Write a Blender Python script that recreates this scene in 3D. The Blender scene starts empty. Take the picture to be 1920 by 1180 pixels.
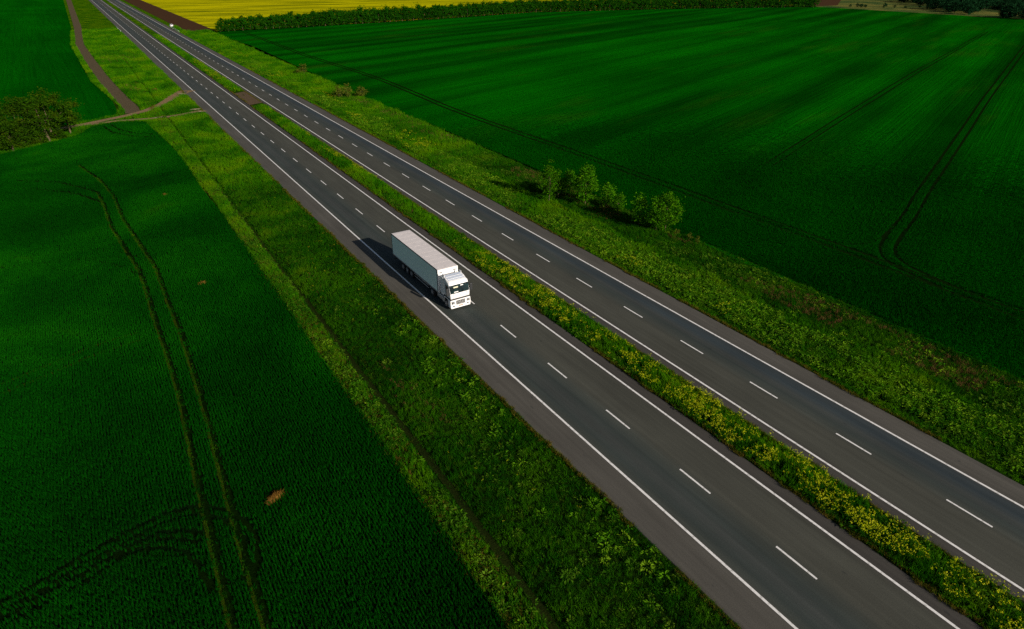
import bpy, bmesh, math, random
import numpy as np
from mathutils import Vector, Matrix, noise as mnoise

R = math.radians
rng = np.random.default_rng(7)
random.seed(7)
scene = bpy.context.scene
col = scene.collection

# ------------------------------------------------------------------ camera
CAM = (-27.137, 0.0, 34.268)
YAW, PITCH = 0.5603, 0.4977
cd = bpy.data.cameras.new('camera')
cd.sensor_width = 36.0
cd.lens = 22.755
cd.clip_start = 0.5
cd.clip_end = 9000
cam = bpy.data.objects.new('camera', cd)
col.objects.link(cam)
cam.location = CAM
cam.rotation_euler = (math.pi / 2 - PITCH, 0, -YAW)
scene.camera = cam

# ------------------------------------------------------------------ sky, sun, exposure
SUN_EL = R(21.6)
SUN_AZ = math.atan2(2.2, -9.77)           # direction towards the sun, clockwise from +Y
world = bpy.data.worlds.new('World')
scene.world = world
world.use_nodes = True
wn, wl = world.node_tree.nodes, world.node_tree.links
bgn = wn['Background']
sky = wn.new('ShaderNodeTexSky')
sky.sky_type = 'NISHITA'
sky.sun_disc = False
sky.sun_elevation = SUN_EL
sky.sun_rotation = SUN_AZ
sky.air_density = 1.0
sky.dust_density = 1.0
wl.new(sky.outputs[0], bgn.inputs[0])
bgn.inputs[1].default_value = 0.05
sd = bpy.data.lights.new('sun', 'SUN')
sd.energy = 4.9
sd.angle = R(0.55)
sd.color = (1.0, 0.90, 0.78)
sun = bpy.data.objects.new('sun', sd)
col.objects.link(sun)
sun.location = (60, -200, 120)
sdir = Vector((-math.sin(SUN_AZ) * math.cos(SUN_EL), -math.cos(SUN_AZ) * math.cos(SUN_EL), -math.sin(SUN_EL)))
sun.rotation_euler = sdir.to_track_quat('-Z', 'Y').to_euler()
scene.view_settings.view_transform = 'Standard'
scene.view_settings.look = 'None'
scene.view_settings.gamma = 1.0
scene.view_settings.use_curve_mapping = False
scene.view_settings.exposure = 0.25
scene.render.engine = 'CYCLES'
scene.cycles.max_bounces = 5
scene.cycles.diffuse_bounces = 2
scene.cycles.transparent_max_bounces = 6
scene.cycles.use_denoising = False

# ------------------------------------------------------------------ helpers
def tag(o, label=None, cat=None, group=None, kind=None):
    if label: o['label'] = label
    if cat: o['category'] = cat
    if group: o['group'] = group
    if kind: o['kind'] = kind
    return o

def link(o, parent=None):
    col.objects.link(o)
    if parent is not None:
        o.parent = parent
    return o

def empty(name, loc, rz=0):
    o = bpy.data.objects.new(name, None)
    o.empty_display_size = 0.3
    link(o)
    o.location = loc
    o.rotation_euler = (0, 0, rz)
    return o

def obj_from(name, verts, faces, mats, parent=None, smooth=False, matidx=None):
    me = bpy.data.meshes.new(name)
    me.from_pydata(verts, [], faces)
    for m in (mats if isinstance(mats, (list, tuple)) else [mats]):
        me.materials.append(m)
    if matidx is not None:
        me.polygons.foreach_set('material_index', matidx)
    if smooth:
        me.polygons.foreach_set('use_smooth', [True] * len(me.polygons))
    me.update()
    o = bpy.data.objects.new(name, me)
    return link(o, parent)

def bm_obj(name, bm, mat, parent=None, smooth=False):
    bmesh.ops.recalc_face_normals(bm, faces=bm.faces)
    me = bpy.data.meshes.new(name)
    bm.to_mesh(me)
    bm.free()
    me.materials.append(mat)
    if smooth:
        me.polygons.foreach_set('use_smooth', [True] * len(me.polygons))
    o = bpy.data.objects.new(name, me)
    return link(o, parent)

class NT:
    """Small helper for node materials."""
    def __init__(self, name, rough=0.85, spec=0.2):
        self.m = bpy.data.materials.new(name)
        self.m.use_nodes = True
        self.n, self.l = self.m.node_tree.nodes, self.m.node_tree.links
        self.b = self.n['Principled BSDF']
        self.b.inputs['Roughness'].default_value = rough
        self.b.inputs['Specular IOR Level'].default_value = spec
    def add(self, t, **kw):
        nd = self.n.new(t)
        for k, v in kw.items(): setattr(nd, k, v)
        return nd
    def coord(self, scale=(1, 1, 1), rot=(0, 0, 0), kind='Object', vec=None):
        mp = self.add('ShaderNodeMapping')
        mp.inputs['Scale'].default_value = scale
        mp.inputs['Rotation'].default_value = rot
        if vec is None:
            vec = self.add('ShaderNodeTexCoord').outputs[kind]
        self.l.new(vec, mp.inputs['Vector'])
        return mp.outputs[0]
    def noise(self, vec, scale, detail=4, rough=0.55, dist=0.0):
        nd = self.add('ShaderNodeTexNoise')
        nd.inputs['Scale'].default_value = scale
        nd.inputs['Detail'].default_value = detail
        nd.inputs['Roughness'].default_value = rough
        nd.inputs['Distortion'].default_value = dist
        self.l.new(vec, nd.inputs['Vector'])
        return nd.outputs[0]
    def ramp(self, fac, stops, interp='LINEAR'):
        nd = self.add('ShaderNodeValToRGB')
        cr = nd.color_ramp
        cr.interpolation = interp
        while len(cr.elements) < len(stops): cr.elements.new(0.5)
        for e, (p, c) in zip(cr.elements, stops):
            e.position = p
            e.color = (c[0], c[1], c[2], 1) if not isinstance(c, (int, float)) else (c, c, c, 1)
        self.l.new(fac, nd.inputs[0])
        return nd.outputs[0]
    def mix(self, fac, a, b, mode='MIX'):
        nd = self.add('ShaderNodeMix', data_type='RGBA', blend_type=mode)
        for s, v in ((nd.inputs[0], fac), (nd.inputs[6], a), (nd.inputs[7], b)):
            if isinstance(v, (int, float)): s.default_value = v
            elif isinstance(v, tuple): s.default_value = (*v, 1)
            else: self.l.new(v, s)
        return nd.outputs[2]
    def math(self, op, a, b=0.0):
        nd = self.add('ShaderNodeMath', operation=op)
        for s, v in ((nd.inputs[0], a), (nd.inputs[1], b)):
            if isinstance(v, (int, float)): s.default_value = v
            else: self.l.new(v, s)
        return nd.outputs[0]
    def sep(self, vec):
        nd = self.add('ShaderNodeSeparateXYZ')
        self.l.new(vec, nd.inputs[0])
        return nd.outputs
    def maprange(self, v, a, b, c=0.0, d=1.0):
        nd = self.add('ShaderNodeMapRange')
        self.l.new(v, nd.inputs[0])
        for i, x in enumerate((a, b, c, d)): nd.inputs[i + 1].default_value = x
        return nd.outputs[0]
    def color(self, c):
        if isinstance(c, tuple): self.b.inputs['Base Color'].default_value = (*c, 1)
        else: self.l.new(c, self.b.inputs['Base Color'])
        return self
    def bump(self, h, strength=0.5, dist=0.1):
        nd = self.add('ShaderNodeBump')
        nd.inputs['Strength'].default_value = strength
        nd.inputs['Distance'].default_value = dist
        self.l.new(h, nd.inputs['Height'])
        self.l.new(nd.outputs[0], self.b.inputs['Normal'])
        return self

# ------------------------------------------------------------------ materials: ground and road
def soil_mat(name, c1, c2, scale=0.6, bump=0.6, spec=0.0):
    t = NT(name, 0.95, spec)
    v = t.coord()
    n1 = t.noise(v, scale, 6)
    n2 = t.noise(v, scale * 9, 5, 0.7)
    c = t.mix(n1, c1, c2)
    c = t.mix(t.ramp(n2, [(0.35, 0.0), (0.7, 1.0)]), c, tuple(x * 0.55 for x in c1))
    t.color(c).bump(n2, bump, 0.15)
    return t.m

def patch_color(t, vec, stops, scale, detail=5, dist=0.6):
    return t.ramp(t.noise(vec, scale, detail, 0.6, dist), stops)

M = {}
M['base'] = soil_mat('base_ground', (0.016, 0.05, 0.006), (0.03, 0.07, 0.01), 0.05)
M['track_soil'] = soil_mat('track_soil', (0.105, 0.080, 0.046), (0.15, 0.12, 0.07), 0.5)
M['path_soil'] = soil_mat('path_soil', (0.24, 0.155, 0.075), (0.32, 0.23, 0.13), 0.4)
M['gravel'] = soil_mat('pale_gravel', (0.36, 0.27, 0.16), (0.5, 0.42, 0.3), 0.7)
M['crossing'] = soil_mat('crossing_gravel', (0.12, 0.085, 0.05), (0.14, 0.10, 0.065), 0.4)
M['rut'] = soil_mat('rut_soil_shade', (0.003, 0.012, 0.001), (0.007, 0.020, 0.002), 0.8)  # dark soil, with the crop's shadow in the ruts put into the colour
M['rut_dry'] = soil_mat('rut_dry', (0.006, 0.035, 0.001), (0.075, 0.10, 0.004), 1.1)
M['dark_bed'] = soil_mat('ditch_dark_bed', (0.010, 0.022, 0.003), (0.022, 0.026, 0.006), 0.8)  # darker tone along the ditch bottom
M['ploughed'] = soil_mat('ploughed_soil', (0.085, 0.045, 0.022), (0.06, 0.032, 0.018), 0.08)

def asphalt(name, stops, x0, x1):
    t = NT(name, 0.9, 0.12)
    tc = t.add('ShaderNodeTexCoord').outputs['Object']
    xyz = t.sep(tc)
    wob = t.noise(t.coord((0.6, 0.02, 1), vec=tc), 1.0, 4)
    x = t.math('ADD', xyz[0], t.math('MULTIPLY', t.math('SUBTRACT', wob, 0.5), 0.7))
    fac = t.maprange(x, x0, x1)
    c = t.ramp(fac, [((p - x0) / (x1 - x0), k) for p, k in stops])
    streak = t.noise(t.coord((2.6, 0.035, 1), vec=tc), 1.0, 5, 0.6)
    c = t.mix(0.38, c, t.ramp(streak, [(0.25, 0.55), (0.75, 1.45)]), 'MULTIPLY')
    blot = t.noise(t.coord((0.5, 0.14, 1), vec=tc), 0.7, 5, 0.6)
    c = t.mix(0.6, c, t.ramp(blot, [(0.3, 0.75), (0.7, 1.25)]), 'MULTIPLY')
    fine = t.noise(tc, 14.0, 3, 0.8)
    c = t.mix(0.8, c, t.ramp(fine, [(0.25, 0.62), (0.75, 1.38)]), 'MULTIPLY')
    spots = t.ramp(t.noise(t.coord((1.2, 0.5, 1), vec=tc), 1.6, 2, 0.5), [(0.70, 0.0), (0.76, 1.0)])
    c = t.mix(t.math('MULTIPLY', spots, 0.45), c, (0.022, 0.024, 0.025))
    t.color(c).bump(t.noise(tc, 40.0, 2), 0.25, 0.02)
    return t.m

sh = (0.080, 0.075, 0.064); slow = (0.039, 0.048, 0.044); fast = (0.061, 0.062, 0.050); mid = (0.050, 0.056, 0.048); ish = (0.054, 0.050, 0.044)
M['asph_l'] = asphalt('asphalt_oncoming', [(-2.7, sh), (-0.25, sh), (0.25, mid), (0.9, slow), (1.9, (0.05, 0.056, 0.052)), (2.8, slow), (3.7, mid), (4.6, fast), (7.6, fast), (8.1, ish), (9.3, ish)], -3.2, 9.8)
M['asph_r'] = asphalt('asphalt_outgoing', [(13.2, ish), (14.2, ish), (14.8, fast), (17.6, fast), (18.5, mid), (19.3, slow), (20.0, (0.047, 0.053, 0.05)), (20.9, (0.034, 0.046, 0.052)), (21.7, (0.038, 0.047, 0.05)), (22.1, sh), (24.5, sh)], 12.8, 25)

def paint():
    t = NT('road_paint', 0.6, 0.3)
    v = t.coord()
    n = t.noise(v, 3.0, 5, 0.7)
    t.color(t.ramp(n, [(0.30, (0.34, 0.33, 0.30)), (0.50, (0.80, 0.78, 0.75))])).bump(n, 0.2, 0.01)
    return t.m
M['paint'] = paint()

def verge_mat(name, stops, scale=0.35, soil=None):
    t = NT(name, 0.95, 0.0)
    v = t.coord()
    c = patch_color(t, v, stops, scale)
    f = t.noise(v, 5.0, 5, 0.75)
    if soil:
        w = t.noise(v, 0.05, 3)
        yy = t.math('ADD', t.sep(v)[1], t.math('MULTIPLY', t.math('SUBTRACT', w, 0.5), 160.0))
        c = t.mix(t.maprange(yy, 150, 430), soil, c)  # dark soil plus shade under tall grass painted in, fading with distance
    c = t.mix(0.85, c, t.ramp(f, [(0.3, 0.4), (0.7, 1.35)]), 'MULTIPLY')
    t.color(c).bump(f, 1.0, 0.25)
    return t.m
VG = [(0.30, (0.010, 0.065, 0.001)), (0.46, (0.034, 0.115, 0.001)), (0.60, (0.075, 0.160, 0.001)), (0.78, (0.115, 0.155, 0.003))]
M['verge'] = verge_mat('verge_turf', VG, 0.12, (0.010, 0.030, 0.002))

def crop_sheet(name, dark, light, rowdir, band=0.06, rowscale=2.2, head=None, dryness=0.0):
    """Far canopy of a crop: broad growth bands, rows and grain. rowdir: angle of the rows from +X."""
    t = NT(name, 0.9, 0.0)
    tc = t.add('ShaderNodeTexCoord').outputs['Object']
    rv = t.coord((1, 1, 1), (0, 0, -rowdir), vec=tc)
    bands = t.noise(t.coord((0.0035, band, 1), vec=rv), 1.0, 3, 0.5, 0.4)
    if head:
        sx = t.sep(rv)
        ph = t.math('ADD', t.math('MULTIPLY', sx[1], 2 * math.pi / head), t.math('MULTIPLY', t.noise(t.coord((0.004, 0.02, 1), vec=rv), 1.0, 3), 9.0))
        bands = t.math('ADD', t.math('MULTIPLY', t.math('SINE', ph), 0.085), bands)
    c = t.ramp(bands, [(0.34, dark), (0.66, light)])
    big = t.noise(tc, 0.018, 4, 0.55)
    c = t.mix(0.5, c, t.ramp(big, [(0.3, 0.62), (0.7, 1.35)]), 'MULTIPLY')
    rows = t.noise(t.coord((0.02, rowscale, 1), vec=rv), 1.0, 4, 0.7)
    c = t.mix(0.7, c, t.ramp(rows, [(0.3, 0.62), (0.7, 1.3)]), 'MULTIPLY')
    grain = t.noise(tc, 2.3, 5, 0.8)
    c = t.mix(0.9, c, t.ramp(grain, [(0.28, 0.5), (0.72, 1.45)]), 'MULTIPLY')
    if dryness:
        dry = t.ramp(t.noise(t.coord((0.01, 0.05, 1), vec=rv), 1.0, 5, 0.7), [(0.56, 0.0), (0.75, dryness)])
        c = t.mix(dry, c, (0.035, 0.10, 0.004))
    t.color(c).bump(t.math('ADD', grain, rows), 0.9, 0.35)
    return t.m
ROW = R(20.0)
M['crop_r'] = crop_sheet('crop_canopy_far', (0.0010, 0.044, 0.0006), (0.0016, 0.106, 0.0005), ROW, 0.062, 1.7, head=21.0, dryness=0.3)
M['crop_ul'] = crop_sheet('crop_canopy_upper', (0.001, 0.070, 0.001), (0.0015, 0.100, 0.001), R(92), 0.05, 1.2)
M['crop_soil'] = verge_mat('crop_soil', [(0.3, (0.003, 0.012, 0.002)), (0.7, (0.005, 0.022, 0.003))], 0.5)

def rape_mat():
    t = NT('rapeseed_bloom', 0.9, 0.0)
    tc = t.add('ShaderNodeTexCoord').outputs['Object']
    rv = t.coord((1, 1, 1), (0, 0, R(12)), vec=tc)
    ln = t.noise(t.coord((0.012, 0.10, 1), vec=rv), 1.0, 5, 0.65, 0.3)
    c = t.ramp(ln, [(0.38, (0.07, 0.11, 0.002)), (0.47, (0.35, 0.34, 0.002)), (0.6, (0.55, 0.50, 0.002))])
    g = t.noise(tc, 0.5, 5, 0.8)
    c = t.mix(0.7, c, t.ramp(g, [(0.3, 0.6), (0.7, 1.25)]), 'MULTIPLY')
    t.color(c).bump(g, 0.6, 0.4)
    return t.m
M['rape'] = rape_mat()
M['meadow'] = verge_mat('dry_meadow', [(0.35, (0.03, 0.07, 0.02)), (0.5, (0.10, 0.12, 0.03)), (0.65, (0.19, 0.17, 0.04))], 0.03)

# ------------------------------------------------------------------ materials: foliage
def leaf_mat(name, stops, patch=None, pscale=0.3, transl=0.25, var=0.6):
    """Blades and leaves: the colour follows each plant's own random and broad patches over the ground."""
    t = NT(name, 0.85, 0.0)
    oi = t.add('ShaderNodeObjectInfo')
    c = t.ramp(oi.outputs['Random'], stops)
    if patch:
        pn = t.noise(oi.outputs['Location'], pscale, 4, 0.6, 0.5)
        c = t.mix(var, c, t.ramp(pn, patch))
    t.color(c)
    tr = t.add('ShaderNodeBsdfTranslucent')
    ms = t.add('ShaderNodeMixShader')
    ms.inputs[0].default_value = transl
    if isinstance(c, tuple): tr.inputs[0].default_value = (*c, 1)
    else: t.l.new(c, tr.inputs[0])
    t.l.new(t.b.outputs[0], ms.inputs[1]); t.l.new(tr.outputs[0], ms.inputs[2])
    t.l.new(ms.outputs[0], t.n['Material Output'].inputs['Surface'])
    return t.m
def tree_mat(name, stops, scale=0.5, transl=0.3):
    t = NT(name, 0.85, 0.0)
    v = t.coord()
    oi = t.add('ShaderNodeObjectInfo')
    n = t.noise(v, scale, 4, 0.7)
    c = t.ramp(n, stops)
    c = t.mix(0.5, c, t.ramp(oi.outputs['Random'], [(0, 0.65), (1, 1.3)]), 'MULTIPLY')
    t.color(c)
    tr = t.add('ShaderNodeBsdfTranslucent'); ms = t.add('ShaderNodeMixShader'); ms.inputs[0].default_value = transl
    t.l.new(c, tr.inputs[0]); t.l.new(t.b.outputs[0], ms.inputs[1]); t.l.new(tr.outputs[0], ms.inputs[2])
    t.l.new(ms.outputs[0], t.n['Material Output'].inputs['Surface'])
    return t.m
M['wheat'] = leaf_mat('wheat_blade', [(0, (0.001, 0.038, 0.001)), (0.6, (0.002, 0.058, 0.001)), (1, (0.005, 0.088, 0.001))],
                      [(0.36, (0.001, 0.028, 0.001)), (0.50, (0.002, 0.062, 0.001)), (0.62, (0.006, 0.110, 0.001)), (0.74, (0.045, 0.110, 0.002))], 0.035, 0.2, 0.65)
M['wheat_r'] = leaf_mat('wheat_blade_headland', [(0, (0.0008, 0.028, 0.0005)), (1, (0.0015, 0.056, 0.0006))], [(0.34, (0.0008, 0.030, 0.0005)), (0.65, (0.002, 0.078, 0.0006))], 0.03, 0.2)
GP = [(0.32, (0.004, 0.058, 0.001)), (0.46, (0.026, 0.140, 0.001)), (0.58, (0.078, 0.220, 0.001)), (0.74, (0.150, 0.225, 0.003))]
M['grass'] = leaf_mat('grass_blade', [(0, (0.005, 0.06, 0.001)), (0.5, (0.028, 0.14, 0.001)), (0.85, (0.070, 0.23, 0.001)), (1, (0.15, 0.19, 0.008))], GP, 0.10, 0.25, 0.7)
GL = [(0.34, (0.003, 0.036, 0.001)), (0.48, (0.012, 0.090, 0.001)), (0.60, (0.040, 0.155, 0.001)), (0.74, (0.11, 0.20, 0.003))]
M['grass_l'] = leaf_mat('lush_grass_blade', [(0, (0.004, 0.045, 0.001)), (0.5, (0.014, 0.085, 0.001)), (0.88, (0.04, 0.13, 0.002)), (1, (0.13, 0.16, 0.012))], GL, 0.13, 0.25, 0.65)
M['grass_edge'] = leaf_mat('dry_edge_grass', [(0, (0.03, 0.06, 0.003)), (0.6, (0.09, 0.085, 0.008)), (1, (0.15, 0.10, 0.02))], None)
M['weed'] = leaf_mat('weed_leaf', [(0, (0.015, 0.075, 0.003)), (0.6, (0.05, 0.14, 0.006)), (1, (0.10, 0.19, 0.012))], None, transl=0.3)
M['weed_pale'] = leaf_mat('pale_weed_leaf', [(0, (0.025, 0.12, 0.003)), (0.6, (0.085, 0.22, 0.006)), (1, (0.17, 0.30, 0.012))], None, transl=0.3)
M['brown'] = leaf_mat('dry_stalk', [(0, (0.06, 0.045, 0.012)), (0.6, (0.12, 0.065, 0.025)), (1, (0.2, 0.10, 0.04))], None)
M['petal'] = leaf_mat('yellow_petal', [(0, (0.30, 0.38, 0.006)), (0.6, (0.50, 0.54, 0.010)), (1, (0.70, 0.68, 0.03))], None)
M['stem'] = leaf_mat('flower_stem', [(0, (0.015, 0.08, 0.003)), (1, (0.05, 0.13, 0.006))], None)
M['straw'] = soil_mat('straw', (0.13, 0.062, 0.010), (0.24, 0.13, 0.03), 4.0)
M['bark'] = soil_mat('bark', (0.12, 0.085, 0.05), (0.22, 0.17, 0.11), 2.0)
M['leaf_old'] = tree_mat('dark_olive_leaf', [(0.3, (0.009, 0.044, 0.001)), (0.55, (0.030, 0.078, 0.002)), (0.75, (0.075, 0.092, 0.003))], 0.5)
M['leaf_young'] = tree_mat('fresh_leaf', [(0.3, (0.008, 0.075, 0.001)), (0.52, (0.040, 0.150, 0.002)), (0.70, (0.11, 0.25, 0.005))], 1.4)
M['leaf_bush'] = tree_mat('bush_leaf', [(0.3, (0.05, 0.085, 0.008)), (0.7, (0.13, 0.14, 0.015))], 1.5)
M['leaf_belt'] = tree_mat('shelterbelt_leaf', [(0.3, (0.005, 0.055, 0.001)), (0.55, (0.014, 0.085, 0.002)), (0.75, (0.045, 0.10, 0.004))], 0.4)
M['leaf_far'] = tree_mat('hazy_far_leaf', [(0.3, (0.006, 0.036, 0.012)), (0.7, (0.014, 0.055, 0.018))], 0.2)  # distance haze put into the leaf colour as a blue tint

# ------------------------------------------------------------------ terrain
def lerp(xs, pts):
    return np.interp(xs, [p[0] for p in pts], [p[1] for p in pts])
LEFT_PROFILE = [(-14.8, -0.36), (-14.0, -0.28), (-13.1, -0.24), (-12.3, -0.34), (-11.75, -0.78), (-11.2, -0.72), (-10.4, -0.52), (-7, -0.34), (-4, -0.14), (-2.62, -0.035)]
RIGHT_PROFILE = [(24.38, -0.035), (25.0, -0.06), (26.2, -0.22), (28, -0.16), (31, -0.30), (35, -0.42), (39.3, -0.46), (40.5, -0.52), (41.4, -0.47)]
MED_PROFILE = [(9.2, -0.035), (9.7, 0.02), (11.2, 0.09), (12.7, 0.02), (13.3, -0.035)]
def zleft(x, y):
    z = lerp(x, LEFT_PROFILE)
    f = np.clip((np.asarray(y) - 175) / 12, 0, 1)
    return z * (1 - f) + lerp(x, [(-30, -0.28), (-8, -0.25), (-2.62, -0.035)]) * f
def zright(x, y): return lerp(x, RIGHT_PROFILE)
def zmed(x, y): return lerp(x, MED_PROFILE)
YS = np.concatenate([np.arange(-40, 60, 1.0), np.arange(60, 240, 2.0), np.arange(240, 500, 10), np.arange(500, 1601, 50)])
def strip(name, xs, zf, mat, label, cat='verge', bump=0.05, ys=YS):
    V, F = [], []
    n = len(xs)
    for y in ys:
        for i, x in enumerate(xs):
            e = 0 if i in (0, n - 1) else bump * mnoise.noise(Vector((x * 0.9, y * 0.5, 3.3)))
            V.append((x, y, float(zf(x, y)) + e))
    for j in range(len(ys) - 1):
        for i in range(n - 1):
            a = j * n + i
            F.append((a, a + 1, a + n + 1, a + n))
    o = obj_from(name, V, F, mat, smooth=True)
    return tag(o, label, cat, kind='structure')

def sheet(name, poly, z, mat, label, cat):
    o = obj_from(name, [(x, y, z) for x, y in poly], [tuple(range(len(poly)))], mat)
    return tag(o, label, cat, kind='structure')

def zpath(x, y): return lerp(x, [(-30, -0.27), (-8, -0.225), (-2.62, -0.03)])
def ribbon(name, pts, widths, z, mat, label, cat, step=2.0, zf=None, wob=0.12, parent=None):
    """A worn strip following a polyline."""
    P = np.array(pts, float)
    s = np.concatenate([[0], np.cumsum(np.hypot(*np.diff(P, axis=0).T))])
    n = max(3, int(s[-1] / step))
    t = np.linspace(0, s[-1], n)
    x, y = np.interp(t, s, P[:, 0]), np.interp(t, s, P[:, 1])
    for _ in range(3):
        x[1:-1] = (x[:-2] + 2 * x[1:-1] + x[2:]) / 4; y[1:-1] = (y[:-2] + 2 * y[1:-1] + y[2:]) / 4
    w = np.interp(t, np.linspace(0, s[-1], len(widths)), widths) / 2
    dx, dy = np.gradient(x), np.gradient(y)
    L = np.hypot(dx, dy); nx, ny = -dy / L, dx / L
    wl_ = w * (1 + wob * np.array([mnoise.noise(Vector((a * .5, b * .5, 1))) for a, b in zip(x, y)]))
    wr_ = w * (1 + wob * np.array([mnoise.noise(Vector((a * .5, b * .5, 9))) for a, b in zip(x, y)]))
    V, F = [], []
    for i in range(n):
        for q in (wl_[i], 0.0, -wr_[i]):
            px, py = x[i] + nx[i] * q, y[i] + ny[i] * q
            V.append((px, py, (float(zf(px, py)) if zf else 0) + z))
    for i in range(n - 1):
        a = i * 3
        F += [(a, a + 1, a + 4, a + 3), (a + 1, a + 2, a + 5, a + 4)]
    o = obj_from(name, V, F, mat, smooth=True, parent=parent)
    if parent is None: tag(o, label, cat, kind='structure')
    return o

# base ground out to the horizon
sheet('ground', [(-4000, -2500), (4000, -2500), (4000, 6000), (-4000, 6000)], -1.6, M['base'], 'dark green land lying under and beyond all the fields', 'ground')
# verges and median
strip('verge_left', [-14.8, -14.4, -14.0, -13.5, -13.1, -12.7, -12.3, -12.0, -11.75, -11.45, -11.2, -10.8, -10.4, -9.5, -8.5, -7, -5.5, -4, -3.2, -2.62], zleft, M['verge'], 'grass verge with a shallow ditch beside the oncoming carriageway')
strip('verge_right', [24.38, 24.7, 25.0, 25.6, 26.2, 27, 28, 29.5, 31, 33, 35, 37, 39.3, 39.9, 40.5, 41.0, 41.4], zright, M['verge'], 'weedy grass verge between the outgoing carriageway and the wide field')
strip('median', [9.2, 9.4, 9.7, 10.4, 11.2, 12.0, 12.7, 13.0, 13.3], zmed, M['verge'], 'grassy median strip between the two carriageways', 'median')
# grass land around the junction, left of the highway
sheet('grass_margin', [(-300, 60), (-14.5, 60), (-14.5, 187), (-2.62, 187), (-2.62, 1600), (-300, 1600)], -0.385, M['verge'], 'rough grass around the dirt junction and along the dirt track', 'grass')
V0 = [(-30, -0.285), (-8, -0.25)]
strip('verge_far', [-22, -18, -14.7, -11, -8, -5, -2.62], lambda x, y: float(lerp(x, [(-30, -0.29), (-8, -0.24), (-2.62, -0.04)])) - 0.004 - 0.05 * max(0, (190 - y) / 10), M['verge'], 'long grass slope between dirt track and highway beyond the junction', ys=np.concatenate([np.arange(187, 300, 3.0), np.arange(300, 1601, 20)]))

# fields
C_EDGE = [(-17.0, 187.0), (-14.9, 155), (-14.5, 138), (-14.6, 117), (-14.0, 95), (-14.0, 75), (-14.1, 57), (-14.0, 44), (-13.9, 32), (-14.2, 20), (-14.2, -60)]
C_TOP = [(-300, 95), (-90, 148), (-45.7, 167.4), (-41.9, 169.9), (-31.6, 178.7), (-28.6, 187.0), (-24.3, 189.4), (-17.2, 187.0)]
sheet('field_near', C_TOP + C_EDGE[1:] + [(-300, -60)], -0.30, M['crop_soil'], 'dark earth of the wheat field in the left foreground', 'field')
sheet('field_upper', [(-20.8, 210.5), (-25.6, 266), (-28.6, 392), (-26.2, 505), (-25.0, 893), (-25.0, 1600), (-900, 1600), (-900, 60), (-60, 176), (-36, 190.5), (-30, 194.0), (-22.5, 199.5)], -0.28, M['crop_ul'], 'smooth deep green field in the upper left behind the tree clump', 'field')
R_EDGE = [(41.0, -150), (41.0, 17), (40.6, 40), (40.2, 50), (41, 63), (41.6, 100), (42.0, 142), (40.6, 180), (41.7, 212), (43.0, 266), (44.5, 345), (41.0, 412), (44.0, 430)]
sheet('field_right', R_EDGE + [(150, 443), (292, 473), (411, 447), (546, 399), (544, 316), (541, 231), (545, -150)], -0.44, M['crop_r'], 'vast striped deep green crop field right of the highway', 'field')
strip('ploughed_strip', [28.6, 31, 33.5, 36, 38.5, 41, 42.2, 44.5], lambda x, y: float(lerp(x, RIGHT_PROFILE)) + 0.09 if x < 41.5 else -0.36, M['ploughed'], 'bare brown ploughed strip beside the yellow rapeseed field', 'soil', 0.03, np.concatenate([np.arange(438, 600, 6.0), np.arange(600, 1601, 50)]))
sheet('field_rapeseed', [(42, 441), (45, 436), (150, 447), (292, 477), (411, 452), (540, 418), (640, 486), (900, 1600), (44.6, 1600), (44.6, 850), (41.8, 575)], -0.42, M['rape'], 'yellow flowering rapeseed field behind the tree belt', 'field')
sheet('meadow_far', [(541, 231), (545, -150), (1900, -150), (1900, 1600), (900, 1600), (640, 486), (540, 418), (547, 400), (544, 316)], -0.50, M['meadow'], 'pale dry meadow with scattered bushes beyond the green field', 'meadow')
sheet('ploughed_plot', [(552, 406), (584, 404), (800, 540), (900, 700), (660, 520)], -0.49, M['ploughed'], 'brown bare plot at the far end of the tree belt', 'soil')

# ------------------------------------------------------------------ carriageways and markings
def carriageway(x0, x1, mat, label):
    ys = [-60, 0, 40, 80, 120, 200, 400, 800, 1600]
    xs = np.linspace(x0, x1, 7)
    V = [(x, y, 0.0) for y in ys for x in xs]
    F = [(j * 7 + i, j * 7 + i + 1, (j + 1) * 7 + i + 1, (j + 1) * 7 + i) for j in range(len(ys) - 1) for i in range(6)]
    # thickness of the pavement edge
    k = len(V)
    for y in ys: V += [(x0 - 0.12, y, -0.12), (x1 + 0.12, y, -0.12)]
    for j in range(len(ys) - 1):
        F += [(j * 7, (j + 1) * 7, k + (j + 1) * 2, k + j * 2), ((j + 1) * 7 + 6, j * 7 + 6, k + j * 2 + 1, k + (j + 1) * 2 + 1)]
    o = obj_from('road', V, F, mat)
    return tag(o, label, 'road', kind='structure')
road_l = carriageway(-2.70, 9.28, M['asph_l'], 'two lane carriageway with the truck on it')
road_r = carriageway(13.22, 24.46, M['asph_r'], 'empty two lane carriageway on the far side of the flowering median')

def line_strip(name, x, w, y0, y1, parent, wear):
    n = max(1, int((y1 - y0) / 6)) if wear else 1
    V, F = [], []
    for i in range(n + 1):
        y = y0 + (y1 - y0) * i / n
        a = 0.012 * mnoise.noise(Vector((x, y * 0.7, 0))); b = 0.012 * mnoise.noise(Vector((x, y * 0.7, 5)))
        V += [(x - w / 2 + a, y, 0.004), (x + w / 2 + b, y, 0.004)]
    F = [(2 * i, 2 * i + 1, 2 * i + 3, 2 * i + 2) for i in range(n)]
    return obj_from(name, V, F, M['paint'], parent=parent)
for r_, xs in ((road_l, (0.0, 8.03)), (road_r, (14.25, 22.05))):
    for x in xs: line_strip('edge_line', x, 0.19, -40, 1500, r_, True)
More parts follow.
